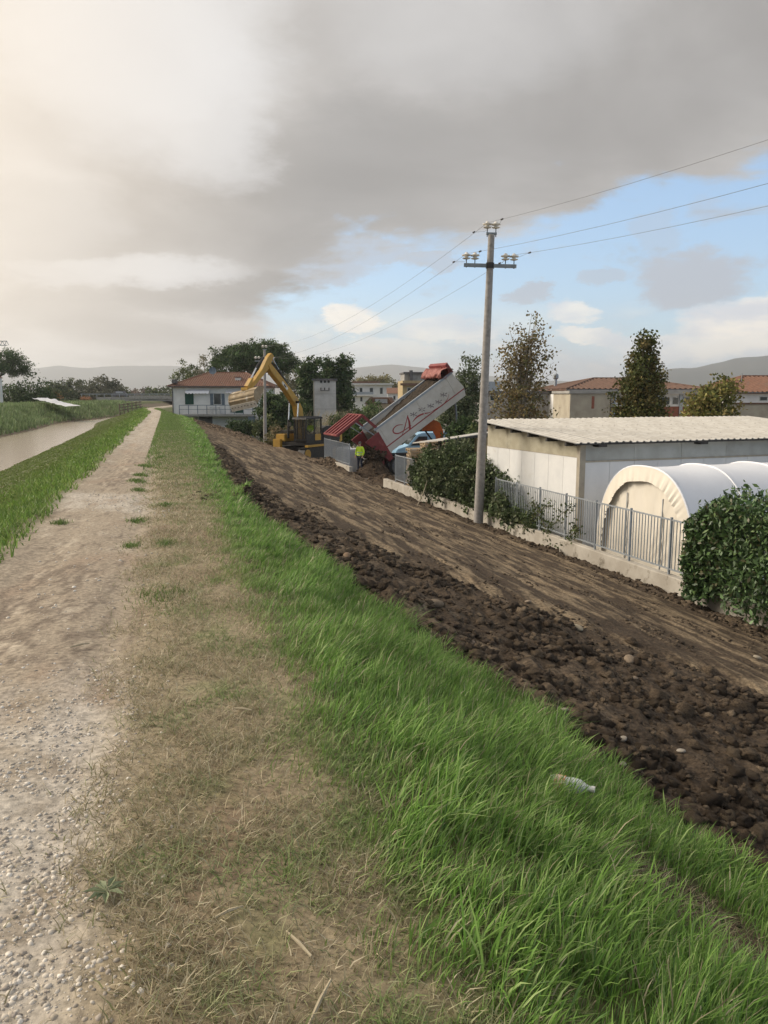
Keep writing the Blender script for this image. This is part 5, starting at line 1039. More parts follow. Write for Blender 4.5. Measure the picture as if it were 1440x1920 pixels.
def hip(o, x0, x1, y0, y1, ze, zr, r0, r1, mat, wave=.24, amp=.035):
    """hipped tile roof; the slopes carry rounded tile rows"""
    ym = (y0+y1)/2; mb = MB()
    def slope(fx, n, top):            # fx(u, v) -> point, u along the eave in metres
        st_ = wave/4; k = int(n/st_); rows = []
        for i in range(k+1):
            u = n*i/k; tv = top(u); rows.append([fx(u, 0, amp*math.sin(2*math.pi*u/wave)), fx(u, tv, amp*math.sin(2*math.pi*u/wave))])
        vs = [p for r in rows for p in r]; mb.add(vs, [(2*i, 2*i+2, 2*i+3, 2*i+1) for i in range(k)])
    W_ = x1-x0; a, b_ = r0-x0, x1-r1; D_ = y1-y0
    slope(lambda u, v, d_: (x0+u, y0+(ym-y0)*v, ze+(zr-ze)*v+d_), W_, lambda u: max(.002, min(1, u/a if a > 0 else 1, (W_-u)/b_ if b_ > 0 else 1)))
    slope(lambda u, v, d_: (x0+u, y1-(y1-ym)*v, ze+(zr-ze)*v+d_), W_, lambda u: max(.002, min(1, u/a if a > 0 else 1, (W_-u)/b_ if b_ > 0 else 1)))
    slope(lambda u, v, d_: (x0+a*v, y0+u, ze+(zr-ze)*v+d_), D_, lambda u: max(.002, min(1, u/(D_/2), (D_-u)/(D_/2))))
    slope(lambda u, v, d_: (x1-b_*v, y0+u, ze+(zr-ze)*v+d_), D_, lambda u: max(.002, min(1, u/(D_/2), (D_-u)/(D_/2))))
    mb.box(x0+.05, x1-.05, y0+.05, y1-.05, ze-.16, ze-.05)
    rf = mb.build('roof', mat, o); c = MB()
    for p, q_ in (((x0, y0, ze), (r0, ym, zr)), ((x1, y0, ze), (r1, ym, zr)), ((r0, ym, zr), (r1, ym, zr)), ((x0, y1, ze), (r0, ym, zr)), ((x1, y1, ze), (r1, ym, zr))): c.tube([p, q_], .09, 6)
    c.build('ridge_tiles', mat, rf); MB().box(x0, x1, y0-.09, y0-.0, ze-.12, ze-.03).build('gutter', m_slate, rf); return rf
# --- the white house
f = Face(415, 84); hs = thing('house', 'white two-storey house with red tiled hip roof and balcony', 'house', f.loc, -YAW+R(1))
x0, x1 = f.x(325), f.x(497); MB().box(x0, x1, 0, 8.5, 0, f.z(725)).build('wall', m_plas, hs)
rf = hip(hs, x0-.45, x1+.5, -.5, 9.0, f.z(725)+.05, f.z(701.5)+.25, f.x(378), f.x(450), m_tile)
MB().box(f.x(437), f.x(447), 1.5, 2.1, f.z(715), f.z(708)).build('chimney', m_plas, rf); MB().box(f.x(436), f.x(448), 1.4, 2.2, f.z(708)+.01, f.z(708)+.1).build('chimney_cap', m_tile, rf)
MB().box(f.x(325), f.x(333), -.35, .3, f.z(719), f.z(712)).build('chimney', m_slate, rf)
bz = f.z(776); MB().box(x0+.9, x1-1.2, -1.3, -.004, bz-.22, bz).build('balcony_slab', m_grey, hs)
rl = MB().box(x0+.9, x1-1.2, -1.29, -1.24, bz+.93, bz+.99).build('balcony_rail', m_bshut, hs); MB().box(x0+.9, x1-1.2, -1.29, -1.24, bz+.5, bz+.54).build('mid_rail', m_bshut, rl)
for k in range(9): x = x0+.92+(x1-x0-2.14)*k/8; MB().box(x-.03, x+.03, -1.295, -1.235, bz+.001, bz+.929).build('baluster', m_bshut, rl)
MB().box(f.x(347), f.x(363), -.06, -.004, f.z(758), f.z(736)).build('green_shutter', m_green, hs)
f.win(hs, 400, 415, 737, 759)
for a, b_ in ((394, 399.7), (415.3, 421)): MB().box(f.x(a), f.x(b_), -.07, -.004, f.z(759), f.z(738)).build('shutter', m_bshut, hs)
d_ = f.win(hs, 430, 440, 742, 774)
for k in range(4): MB().box(f.x(431.5+2*k), f.x(432.2+2*k), -.075, -.055, f.z(772), f.z(743)).build('grille_bar', m_frame, d_)
MB().box(f.x(440.3), f.x(455), -.05, -.004, f.z(774), f.z(765)).build('dark_door', m_green, hs)
def awning(a, b_, ya, yb):
    V = []; n = 24
    for i in range(n+1):
        x = f.x(a)+(f.x(b_)-f.x(a))*i/n
        for y, z in ((-.01, f.z(ya)), (-.5, f.z(ya)-.15), (-.62, f.z(yb)+.06*math.sin(i*1.9))): V.append((x, y, z))
    np_mesh('awning', V, [(i*3+k, i*3+k+1, i*3+k+4, i*3+k+3) for i in range(n) for k in range(2)], m_fab, None, hs)
awning(350, 394, 731, 738); awning(424, 465, 733, 737)
MB().box(f.x(394), f.x(412), -.45, -.08, bz, f.z(763)).build('air_conditioner', m_frame, hs)
MB().box(f.x(372), f.x(397), -.02, -.003, 0, f.z(780)).build('garage_door', m_slate, hs)
MB().box(f.x(467), f.x(480), -1.25, -.1, 0, bz-.225).build('porch_pier', m_bshut, hs)
MB().prism([(f.x(478), -1.2, 0), (f.x(498), -1.2, 0), (f.x(498), -1.2, .3), (f.x(480), -1.2, bz-.2), (f.x(478), -1.2, bz-.2)], (0, 1.0, 0)).build('stair', m_grey, hs)
MB().tube([(x0-.06, -.06, 0), (x0-.06, -.06, f.z(727))], .06, 8).build('downpipe', m_slate, hs)
dm = Matrix.Translation((f.x(393), 2.2, f.z(699)+.2)) @ Matrix.Rotation(R(70), 4, 'X'); ds = MB().lathe([(.02, 0), (.25, .03), (.42, .12), (.42, .14), (.25, .05), (.02, .02)], 18, m=dm).build('satellite_dish', m_bshut, rf); MB().tube([(f.x(393), 2.25, f.z(705)), (f.x(393), 2.25, f.z(695)+.5)], .03, 6).build('aerial_mast', m_steel, rf)
# --- transformer tower
f = Face(608.5, 75); tw = thing('transformer_tower', 'tall narrow pale transformer tower with three round vents', 'tower', f.loc, -YAW+R(3))
x0, x1 = f.x(588), f.x(629.5); MB().box(x0, x1, 0, 2.4, 0, f.z(714)).build('wall', m_concrete if 0 else M('stained_plaster', (.50, .49, .47), (.42, .41, .39), 1.5, .9, .2, c3=(.30, .29, .27), s3=1.2), tw)
MB().box(x0-.15, x1+.15, -.15, 2.55, f.z(714)+.002, f.z(710.5)).build('roof_slab', m_slate, tw); MB().box(x0-.03, x0+.08, -.03, -.003, 0, f.z(714)-.01).build('corner_strip', m_beige, tw)
for px in (602.5, 609.5, 616.5): MB().tube([(f.x(px), -.03, f.z(716)), (f.x(px), -.003, f.z(716))], .12, 14).build('vent', m_dark, tw)
for px in (602, 609, 617): i_ = MB().tube([(f.x(px), -.25, f.z(731.5)), (f.x(px), -.25, f.z(727))], .05, 8).build('insulator', m_dark, tw); MB().tube([(f.x(px), -.25, f.z(732)), (f.x(px), .02, f.z(732))], .02, 6).build('pin', m_dark, i_)
MB().box(f.x(601), f.x(618), -.3, -.22, f.z(733), f.z(732)).build('bracket', m_dark, tw)
for y in (739, 767): MB().box(x0-.004, x1+.004, -.012, -.002, f.z(y), f.z(y)+.04).build('string_course', m_grey, tw)
# --- far buildings
f = Face(695, 150); ap = thing('apartment_house', 'white two-storey apartment house with long balcony and flat roof', 'building', f.loc, -YAW)
MB().box(f.x(656), f.x(735), 0, 9, 0, f.z(722)).build('wall', m_plas, ap); MB().box(f.x(653), f.x(738), -1.0, 9.4, f.z(722)+.01, f.z(719)).build('roof_slab', m_frame, ap); MB().box(f.x(660), f.x(712), 1.5, 7, f.z(719)+.01, f.z(715)).build('roof_tiles', m_tile2, ap)
MB().box(f.x(655), f.x(700), -1.3, -.01, f.z(742), f.z(740)).build('balcony_slab', m_plas, ap); MB().box(f.x(655), f.x(700), -1.3, -1.26, f.z(740)+.01, f.z(735)).build('balcony_rail', m_galv, ap)
for a, b_ in ((661, 666), (674, 680), (693, 700), (712, 718)): f.win(ap, a, b_, 727, 739)
for a, b_ in ((661, 666), (675, 680), (695, 700)): f.win(ap, a, b_, 744, 753)
f = Face(708, 118); hb_ = thing('low_house', 'low beige outbuilding with sloping sheet roof before the apartments', 'building', f.loc, -YAW+R(-6))
MB().box(f.x(685), f.x(734), 0, 6, 0, f.z(757)).build('wall', m_beige, hb_); MB().prism([(f.x(683), -.3, f.z(757)+.01), (f.x(736), -.3, f.z(757)+.01), (f.x(728), -.3, f.z(745)), (f.x(694), -.3, f.z(745))], (0, 6.5, 0)).build('roof', m_tile2, hb_); MB().box(f.x(704), f.x(727), -.5, -.31, f.z(756), f.z(748)).build('solar_panel', m_galv, hb_)
f = Face(742, 135); oh = thing('low_house', 'small house with bright orange tiled gable roof', 'house', f.loc, -YAW); MB().box(f.x(727), f.x(756), 0, 7, 0, f.z(738)).build('wall', m_plas, oh); MB().prism([(f.x(725), -.4, f.z(738)+.01), (f.x(725), 3.5, f.z(727)), (f.x(725), 7.4, f.z(738)+.01)], (f.x(758)-f.x(725), 0, 0)).build('roof', m_tile, oh); f.win(oh, 737, 742, 742, 750)
f = Face(780, 112); yb = thing('tall_house', 'tall ochre house with flat roof and chimney behind the tipper', 'building', f.loc, -YAW+R(4))
MB().box(f.x(755), f.x(806), 0, 8, 0, f.z(714)).build('wall', m_ochre, yb); MB().box(f.x(759), f.x(803), .8, 7, f.z(714), f.z(701)).build('attic', m_grey, yb); MB().box(f.x(757), f.x(807), .4, 7.5, f.z(701)+.01, f.z(698)).build('roof_slab', m_slate, yb); MB().box(f.x(750), f.x(808), -.7, -.003, f.z(723), f.z(719)).build('eave', m_tile2, yb)
MB().box(f.x(768), f.x(774), .2, .79, f.z(714), f.z(695)).build('chimney', m_slate, yb); f.win(yb, 763, 771, 727, 740); f.win(yb, 785, 793, 727, 740)
MB().box(f.x(778), f.x(806), -.06, -.003, f.z(750), f.z(724)).build('yellow_bay', M('yellow_render', (.50, .34, .10), None, 2, .9, .1), yb)
# right hand school-like block
f = Face(1190, 72); sb_ = thing('brick_building', 'long low brick building with hipped tile roof behind the shed', 'building', f.loc, -YAW+R(3))
MB().box(f.x(1062), f.x(1322), 0, 12, 0, f.z(739)).build('wall', m_plas, sb_); MB().box(f.x(1062), f.x(1322), -.03, -.003, 0, f.z(762)).build('brick_band', m_brick, sb_)
MB().box(f.x(1058), f.x(1327), -.7, .3, f.z(739)+.005, f.z(731)).build('concrete_eave', m_grey, sb_)
hip(sb_, f.x(1056), f.x(1328), -.6, 12.5, f.z(731)+.1, f.z(713)+.3, f.x(1150), f.x(1235), m_tile2, .5, .05)
for a, b_ in ((1075, 1092), (1096, 1113), (1118, 1138), (1160, 1180), (1205, 1225), (1240, 1258), (1262, 1275), (1284, 1302), (1306, 1320)): f.win(sb_, a, b_, 744, 759)
for px in (1094, 1115, 1150, 1192, 1232, 1279, 1304): MB().box(f.x(px)-.15, f.x(px)+.15, -.12, -.031, 0, f.z(740)).build('pilaster', m_galv, sb_)
f = Face(1108, 62); cbx = thing('concrete_annex', 'plain stained concrete block with a brick patch', 'building', f.loc, -YAW+R(3)); MB().box(f.x(1069), f.x(1146), 0, 5, 0, f.z(738)).build('wall', m_beige, cbx); MB().box(f.x(1066), f.x(1149), -.15, 5.1, f.z(738)+.01, f.z(733)).build('roof_slab', m_grey, cbx); MB().box(f.x(1110), f.x(1115), -.02, -.003, f.z(766), f.z(743)).build('brick_patch', m_brick, cbx); MB().box(f.x(1146)-.02, f.x(1146)+.05, -.05, -.003, 0, f.z(738)).build('crack_edge', m_dark, cbx)
f = Face(1470, 66); rb = thing('tiled_house', 'white house with broad terracotta hip roof at the far end of the yard', 'house', f.loc, -YAW); MB().box(f.x(1372), f.x(1580), 0, 10, 0, f.z(737)).build('wall', m_plas, rb); hip(rb, f.x(1368), f.x(1590), -.5, 10.5, f.z(737)+.1, f.z(703), f.x(1440), f.x(1510), m_tile, .4, .05); f.win(rb, 1424, 1440, 743, 752)
MB().tube([(f.x(1419), 3, f.z(720)), (f.x(1419), 3, f.z(699))], .03, 5).build('aerial', m_steel, rb)
f = Face(1400, 48); gw = thing('garden_wall', 'long grey rendered wall with tile coping beside the small tree', 'wall', f.loc, -YAW+R(2)); MB().box(f.x(1343), f.x(1480), 0, .25, 0, f.z(758)).build('wall', m_beige, gw)
for k in range(22): a = f.x(1342)+k*.215; MB().box(a, a+.205, -.08, .33, f.z(758)+.005, f.z(758)+.10).build('coping_tile', m_tile2, gw)
f = Face(990, 78); gb = thing('works_building', 'grey industrial building with dark glazing and a steel vent stack', 'building', f.loc, -YAW); MB().box(f.x(912), f.x(1066), 0, 10, 0, f.z(738)).build('wall', m_grey, gb); MB().box(f.x(909), f.x(1068), -.4, 10.3, f.z(738)+.01, f.z(733)).build('roof_slab', m_slate, gb)
for a, b_ in ((918, 938), (960, 985), (1000, 1020), (1028, 1044), (1048, 1062)): f.win(gb, a, b_, 741, 752)
MB().tube([(f.x(1049), 2, f.z(735)), (f.x(1049), 2, f.z(711))], .16, 12).build('vent_stack', m_galv, gb); MB().lathe([(.16, 0), (.3, .12), (.3, .45), (.2, .55)], 14, (f.x(1049), 2, f.z(711))).build('stack_cowl', m_galv, gb)
MB().box(f.x(912), f.x(936), -.5, -.01, f.z(733)+.01, f.z(716)).build('roof_sign_box', m_galv, gb)
f = Face(-32, 112); wb = thing('white_building', 'white building at the edge of the far bank trees', 'building', f.loc, -YAW); MB().box(f.x(-70), f.x(-5), 0, 1.6, 0, f.z(709)).build('wall', m_plas, wb); MB().prism([(f.x(-73), -.3, f.z(709)+.01), (f.x(-3), -.3, f.z(709)+.01), (f.x(-40), -.3, f.z(692))], (0, 2.2, 0)).build('roof', m_tile2, wb); f.win(wb, -20, -12, 718, 730)
f = Face(-40, 210); cr = thing('tower_crane', 'thin tower crane jib above the far pine', 'crane', f.loc, -YAW); MB().box(-.6, .6, -.6, .6, 0, f.z(649)).build('mast', m_steel, cr); jb = MB()
for z in (0, 1.1): jb.box(f.x(-120), f.x(20), -.2, .2, f.z(650)+z, f.z(650)+z+.16)
for k in range(18): a = f.x(-118)+k*1.13; jb.beam((a, 0, f.z(650)+.1), (a+.57, 0, f.z(650)+1.2), .1, .1, (0, 1, 0)); jb.beam((a+.57, 0, f.z(650)+1.2), (a+1.13, 0, f.z(650)+.1), .1, .1, (0, 1, 0))
jb.build('jib', m_steel, cr)
# bridge, its car, the wooden rail and the sheet on the far bank
f = Face(285, 175, -1.2); br = thing('road_bridge', 'low road bridge with pale parapet crossing the canal', 'bridge', f.loc, -YAW); MB().box(f.x(180), f.x(345), 0, 8, f.z(752), f.z(745)).build('deck', m_grey, br); MB().box(f.x(242), f.x(330), -.3, -.01, f.z(748), f.z(741.5)).build('parapet', m_concrete, br)
MB().box(f.x(150), f.x(345), .1, .16, f.z(739.5), f.z(738.3)).build('guard_rail', m_galv, br)
for k in range(14): x = f.x(152)+k*1.7; MB().box(x, x+.1, .17, .25, f.z(745), f.z(738.5)).build('rail_post', m_galv, br)
f = Face(219, 178, -1.2); cz_ = f.z(745); car = thing('car', 'small dark car crossing the road bridge', 'car', (f.loc[0], f.loc[1], f.b+cz_), -YAW); MB().prism([(-1.0, 2, .3), (1.0, 2, .3), (1.9, 2, .35), (2.0, 2, .7), (1.2, 2, .85), (.7, 2, 1.4), (-1.0, 2, 1.42), (-1.7, 2, .9), (-2.0, 2, .8), (-2.0, 2, .35)], (0, 1.7, 0)).build('body', m_slate, car, bevel=.05)
MB().prism([(-.9, 1.98, .95), (.95, 1.98, .95), (.62, 1.98, 1.32), (-.9, 1.98, 1.34)], (0, .015, 0)).build('side_window', m_galv, car)
for x in (-1.25, 1.25): MB().tube([(x, 1.95, .32), (x, 2.2, .32)], .32, 14).build('wheel', m_rub, car)
wr = thing('wooden_rail', 'leaning dark wooden footbridge rail on the canal bank', 'rail', at(246, 768, 104), -YAW+R(55)); 
for z in (.2, .55, .9): MB().beam((-1.9, 0, z-.3), (1.7, 0, z+.15), .08, .1).build('rail_board', m_bark, wr)
for k in range(6): x = -1.8+.65*k; MB().box(x-.05, x+.05, -.05, .05, -.8, .75+.07*k).build('post', m_bark, wr)
c = [at(75, 756, 98), at(138, 766, 92)]; tp_ = thing('plastic_sheet', 'white plastic sheet lying on the reedy far bank', 'sheet', ((c[0].x+c[1].x)/2, (c[0].y+c[1].y)/2, 0)); V = []; org = tp_.location
for i in range(25):
    for j in range(11):
        u, v = i/24, j/10; x = c[0].x+(c[1].x-c[0].x)*u+(v-.5)*1.2; y = c[0].y+(c[1].y-c[0].y)*u+(v-.5)*4; V.append((x-org.x, y-org.y, max(H(x, y).item(), EYE-(.62+.9*u))+.12+.25*abs(perlin(x*.9, y*.6).item())))
np_mesh('sheet', V, [(i*11+j, i*11+j+1, (i+1)*11+j+1, (i+1)*11+j) for i in range(24) for j in range(10)], m_wrap, None, tp_, True)

# ================================================================== TREES
def tp(px, depth, z=YARD): p = at(px, 740, depth); p.z = z; return p
PINE = [(.045, .075, .028), (.06, .095, .035), (.032, .055, .022), (.085, .115, .045)]
tree('stone_pine', 'broad umbrella pine rising behind the white house', tp(480, 115), [(0, 0, 9.9, 6.3, 5.2, 2.0), (-4.7, 0, 8.7, 2.3, 2.3, 1.5), (4.2, 0, 9.3, 2.7, 2.7, 1.6), (1.0, 0, 11.0, 4.3, 4.0, 1.7), (-1.5, 0, 10.4, 4, 4, 1.6)], 7.0, .38, 620, 36000, .30, .34, PINE, nlimb=34, shell=.55, aspect=.35)
tree('stone_pine', 'umbrella pine on the far bank above the white building', tp(-8, 132), [(0, 0, 10.6, 5.2, 5, 1.9), (3.4, 0, 9.3, 2.6, 2.6, 1.4), (-3, 0, 10, 4, 4, 2)], 7.2, .4, 240, 14000, .42, .4, PINE, nlimb=20, shell=.5, aspect=.35)
for px, dep, top, wd, lb, pal, nl in [(585, 92, 668, 3.2, 'dark evergreen tree just behind the transformer tower', DARKG, 12000), (634, 96, 664, 3.9, 'broader dark evergreen beside the transformer tower', DARKG, 14000), (552, 104, 690, 3.5, 'pale thin tree between the pine and the tower', [(.13, .125, .08), (.10, .10, .06)], 4000)]:
    hh = EYE+(740-top)*dep/1459.7-YARD; tree('evergreen_tree' if pal is DARKG else 'bare_tree', lb, tp(px, dep), [(0, 0, hh*.55, wd*.55, wd*.55, hh*.42), (-wd*.25, 0, hh*.72, wd*.3, wd*.3, hh*.22), (wd*.22, 0, hh*.78, wd*.3, wd*.3, hh*.2), (0, 0, hh*.3, wd*.6, wd*.6, hh*.28)], hh*.3, .16, 170, nl, .3, .3, pal, nlimb=16, shell=.35)
hh = 9.6; tree('plane_tree', 'tall sparse autumn plane tree with pale trunk behind the shed', tp(978, 45), [(0, 0, 5.2, 1.75, 1.5, 2.6), (.45, 0, 7.3, 1.45, 1.2, 2.2), (-.4, 0, 6.4, 1.3, 1.2, 2.0), (-.3, 0, 4.2, 1.9, 1.5, 1.6), (.1, 0, 3.4, 1.95, 1.5, 1.2)], 3.2, .15, 420, 5200, .22, .155, [(.13, .105, .045), (.17, .125, .05), (.10, .10, .04), (.085, .065, .035)], nlimb=150, bark=M('pale_bark', (.36, .32, .27), (.26, .22, .18), 6, .9, .3, stretch=(1, 1, .3)), shell=.25, aspect=.75)
tree('hornbeam_tree', 'dense cone-shaped brownish green tree behind the shed roof', tp(1203, 42), [(0, 0, 3.9, 1.55, 1.45, 2.2), (.05, 0, 5.4, 1.2, 1.15, 1.7), (0.08, 0, 6.6, .75, .7, 1.2), (.05, 0, 7.6, .35, .35, .7), (0, 0, 2.8, 1.7, 1.6, 1.7)], 2.0, .13, 420, 21000, .19, .16, [(.07, .08, .025), (.09, .085, .03), (.055, .065, .02), (.12, .095, .035)], nlimb=30, shell=.4, aspect=.7)
tree('fruit_tree', 'small yellowing tree with loose leaves before the grey wall', tp(1342, 38), [(0, 0, 4.0, 1.4, 1.2, 1.1), (.4, 0, 4.9, .85, .8, .8), (-.7, 0, 4.3, .8, .8, 1.0), (-.2, 0, 3.3, 1.2, 1.0, .8)], 2.4, .09, 190, 5500, .2, .17, [(.13, .13, .035), (.17, .155, .045), (.09, .10, .03), (.20, .16, .06)], nlimb=26, shell=.3, aspect=.65)
tree('poplar_tree', 'wind-blown grey green poplar behind the raised tipper', tp(868, 60), [(0, 0, 4.0, 1.5, 1.4, 2.4), (.5, 0, 6.0, .8, .8, 1.9), (-.6, 0, 3.2, 1.3, 1.2, 1.7), (.9, 0, 4.6, .8, .8, 1.6)], 2.2, .14, 190, 9500, .24, .24, [(.075, .095, .05), (.10, .12, .065), (.055, .07, .035)], nlimb=22, lean=(.35, 0), shell=.3, aspect=.4)
def bush(label, px, dep, wd, ht, pal, nl, ls=.2, base=YARD, name='bush', cat='bush', group=None, ry=None, zoff=0):
    ry = ry or wd*.45; return tree(name, label, tp(px, dep, base), [(0, 0, ht*.5+zoff, wd*.5, ry, ht*.5), (-wd*.2, 0, ht*.62+zoff, wd*.3, ry*.7, ht*.36), (wd*.22, 0, ht*.45+zoff, wd*.3, ry*.7, ht*.4)], ht*.2, .06, max(40, nl//60), nl, ls*1.05, ls, pal, group, nlimb=8, shell=.45, cat=cat)
bush('round dark green bush in front of the white house', 452, 77, 2.9, 2.3, DARKG, 4200, .2, -3.0)
bush('tall dark laurel bushes between house and excavator', 520, 74, 3.6, 5.2, DARKG, 6500, .26)
bush('olive bush at the corner of the white house', 497, 71, 2.4, 3.0, OLIVE, 3500, .2)
bush('mid green shrub behind the excavator boom', 545, 78, 3.0, 4.6, MIDG, 4500, .24)
bush('tangled brown dry shrub left of the excavator', 522, 64, 2.6, 2.3, [(.16, .12, .065), (.12, .10, .05), (.10, .105, .04)], 3600, .17)
bush('green shrub behind the long bar railing', 648, 66, 3.2, 3.2, MIDG, 4200, .22)
bush('green shrub above the open tailgate', 690, 68, 3.8, 3.5, OLIVE, 4500, .22); bush('bright leafy shrub below the beige outbuilding', 706, 84, 3.4, 4.4, MIDG, 3600, .24)
bush('dark shrub under the raised bed', 775, 70, 5.0, 2.9, DARKG, 4200, .25); bush('dark green shrubs behind the lean-to roof', 874, 46, 2.6, 3.6, DARKG, 5000, .2); bush('low bush under the pole beside the shed', 912, 40, 2.2, 3.3, OLIVE, 3200, .18)
bush('brown thicket under the tall plane tree', 1005, 50, 3.4, 4.2, [(.10, .085, .045), (.13, .10, .055), (.07, .075, .035)], 4200, .18); bush('green shrub under the plane tree beyond the shed roof', 950, 47, 2.0, 3.5, OLIVE, 2600, .18)
# dry canes in front of the tower
dr = thing('dry_canes', 'pale dry canes standing before the transformer tower', 'canes', tp(612, 66)); n = 420; mb = MB()
for k in range(n):
    x, y = random.gauss(0, 1.0), random.gauss(0, .6); h_ = random.uniform(1.4, 3.6); mb.tube([(x, y, 0), (x+.1*h_*random.random(), y, h_*.6), (x+h_*random.uniform(.05, .35), y, h_)], [.018, .016, .006], 3, False)
mb.build('canes', M('dry_cane', (.30, .26, .18), (.22, .19, .12), 3, .9, 0), dr)
# far trees
for px, dep, top, wd, pal, lb in [(20, 122, 708, 7, DARKG, 'dark rounded tree below the far bank pine'), (58, 120, 700, 6.5, DARKG, 'tall dark dense tree right of the far bank pine'), (80, 128, 714, 5, OLIVE, 'dark olive tree at the end of the dense clump'), (112, 210, 714, 9, OLIVE, 'low olive tree behind the orange shrub'), (142, 220, 708, 8, OLIVE, 'feathery tree in the middle of the far tree line'), (165, 225, 717, 9, OLIVE, 'low tree in the far tree line left of the tallest'), (190, 215, 705, 11, [(.07, .075, .045), (.095, .095, .06)], 'tallest airy tree in the far tree line'), (216, 222, 717, 8, OLIVE, 'last low tree of the far tree line by the bridge'), (262, 330, 729, 15, [(.12, .085, .07), (.10, .09, .06)], 'faint reddish trees far behind the bridge'), (305, 250, 727, 12, OLIVE, 'round tree behind the bridge beside the house'), (345, 118, 672, 3.5, [(.14, .16, .08), (.10, .12, .06)], 'tall thin pale tree behind the house roof'), (362, 112, 688, 3.0, OLIVE, 'low tree behind the house roof ridge'), (385, 122, 664, 4.0, [(.20, .19, .14), (.16, .15, .10)], 'pale grey tree left of the umbrella pine'),
                                   (672, 230, 702, 9, [(.17, .15, .07), (.13, .12, .06)], 'yellowing tree behind the left of the apartments'), (708, 235, 697, 10, [(.19, .165, .08), (.14, .13, .065)], 'taller yellowing tree behind the apartments'), (728, 228, 709, 7, [(.14, .135, .065), (.11, .11, .05)], 'low yellow green tree right of the apartments')]:
    hh = EYE+(740-top)*dep/1459.7-YARD; tree('distant_tree', lb, tp(px, dep), [(0, 0, hh*.6, wd*.5, wd*.45, hh*.4), (-wd*.25, 0, hh*.5, wd*.3, wd*.3, hh*.34), (wd*.25, 0, hh*.52, wd*.3, wd*.3, hh*.34), (wd*.05, 0, hh*.35, wd*.5, wd*.4, hh*.3)], hh*.3, .18, 110, 5200, .05*wd+.12, .02*wd+.26*dep/150, pal, nlimb=14, shell=.35, group='distant trees')
bush('orange autumn shrub on the far bank', 104, 150, 2.9, 4.8, [(.30, .14, .045), (.24, .11, .04)], 2400, .25, -2.2); bush('smaller brown orange shrub near the bridge', 161, 165, 3.0, 3.2, [(.24, .115, .055), (.19, .10, .05)], 1800, .25, -2.0); bush('dark green clump beside the orange shrub', 125, 145, 4.2, 3.6, DARKG, 2400, .25, -2.2); bush('brown hedge by the bridge end', 190, 170, 7.0, 2.6, [(.10, .08, .05), (.08, .08, .045)], 2400, .28, -2.0)

# ================================================================== SMALL THINGS
def ground_hit(px, py):
    r = ray(px, py).normalized(); p = Vector((0, 0, EYE))
    for _ in range(4000):
        p = p+r*.01*(1+p.length*.1)
        if p.z < H(p.x, p.y).item(): return p
    return p
g_ = ground_hit(1066, 1490); lt_ = thing('bottle', 'crushed clear plastic bottle with orange label lying in the grass', 'bottle', g_+Vector((0, 0, .06)), -YAW+R(-24))
mm = Matrix.Rotation(R(90), 4, 'Y') @ Matrix.Scale(1.0, 4); m_pet = M('cloudy_plastic', (.62, .64, .64), (.5, .52, .53), 20, .25, .3, spec=.6)
MB().lathe([(.005, -.10), (.036, -.098), (.04, -.08), (.036, -.03), (.041, .02), (.038, .06), (.016, .10), (.014, .12)], 16, m=mm).build('body', m_pet, lt_, smooth=True); MB().lathe([(.039, -.075), (.0425, -.075), (.0425, -.02), (.039, -.02)], 16, m=mm).build('label_band', M('orange_label', (.80, .20, .03), (.75, .70, .66), 30, .5, 0), lt_); MB().lathe([(.017, .118), (.017, .138), (.003, .139)], 10, m=mm).build('cap', m_frame, lt_)
wd_ = thing('weed', 'small flat rosette of grey green leaves in the trampled turf', 'weed', at_z(200, 1672, .012)); m_ros = M('rosette_leaf', (.22, .25, .14), (.17, .20, .11), 20, .7, .1)
for k in range(10):
    a = 6.28*k/10+random.gauss(0, .15); L_ = random.uniform(.05, .085); ca, sa = math.cos(a), math.sin(a); MB().add([(0, 0, .004), (ca*L_*.5-sa*.011, sa*L_*.5+ca*.011, .016), (ca*L_, sa*L_, .008), (ca*L_*.5+sa*.011, sa*L_*.5-ca*.011, .016)], [(0, 1, 2, 3)]).build('leaf', m_ros, wd_)
for px, py, r_, cl_ in [(815, 1138, .10, (.17, .13, .09)), (1083, 1180, .065, (.33, .28, .2)), (990, 1130, .04, (.25, .2, .15)), (1180, 1240, .07, (.2, .155, .11)), (1420, 1235, .05, (.3, .26, .2)), (1168, 1388, .03, (.25, .225, .19)), (1277, 1410, .03, (.26, .235, .2)), (1190, 1275, .045, (.22, .17, .12)), (1055, 1335, .04, (.28, .24, .2)), (700, 1050, .05, (.2, .15, .1)), (650, 1045, .06, (.19, .13, .085)), (1167, 1435, .03, (.27, .245, .21)), (880, 1210, .05, (.2, .15, .11))]:
    p = ground_hit(px, py); V, F = ico(3, int(px), .02, .7); V = V*r_*np.array([1.2, .9, .85]); o = np_mesh('stone', V, F, m_stone, np.tile([cl_], (len(V), 1)), soil_fill, True); o.location = (p.x, p.y, p.z+r_*.35); o.rotation_euler = (random.gauss(0, .3), .2, random.uniform(0, 6))
for k, (px, py, r_) in enumerate([(1235, 1312, .17), (1285, 1338, .15), (1180, 1205, .12), (1140, 1270, .10), (1000, 1180, .10), (1390, 1330, .13), (1330, 1260, .12), (1400, 1420, .12), (1300, 1400, .09), (1090, 1240, .09), (900, 1170, .08), (1060, 1170, .08), (1350, 1500, .09)]):
    p = ground_hit(px, py); V, F = lump(3, 300+k); c_ = np.array([.10, .074, .05])*random.uniform(.75, 1.3); o = np_mesh('clod', V*r_, F, m_clod, np.tile([c_], (len(V), 1)), soil_fill); o.location = (p.x, p.y, p.z+r_*.05); o.rotation_euler = (random.gauss(0, .3), random.gauss(0, .3), random.uniform(0, 6))
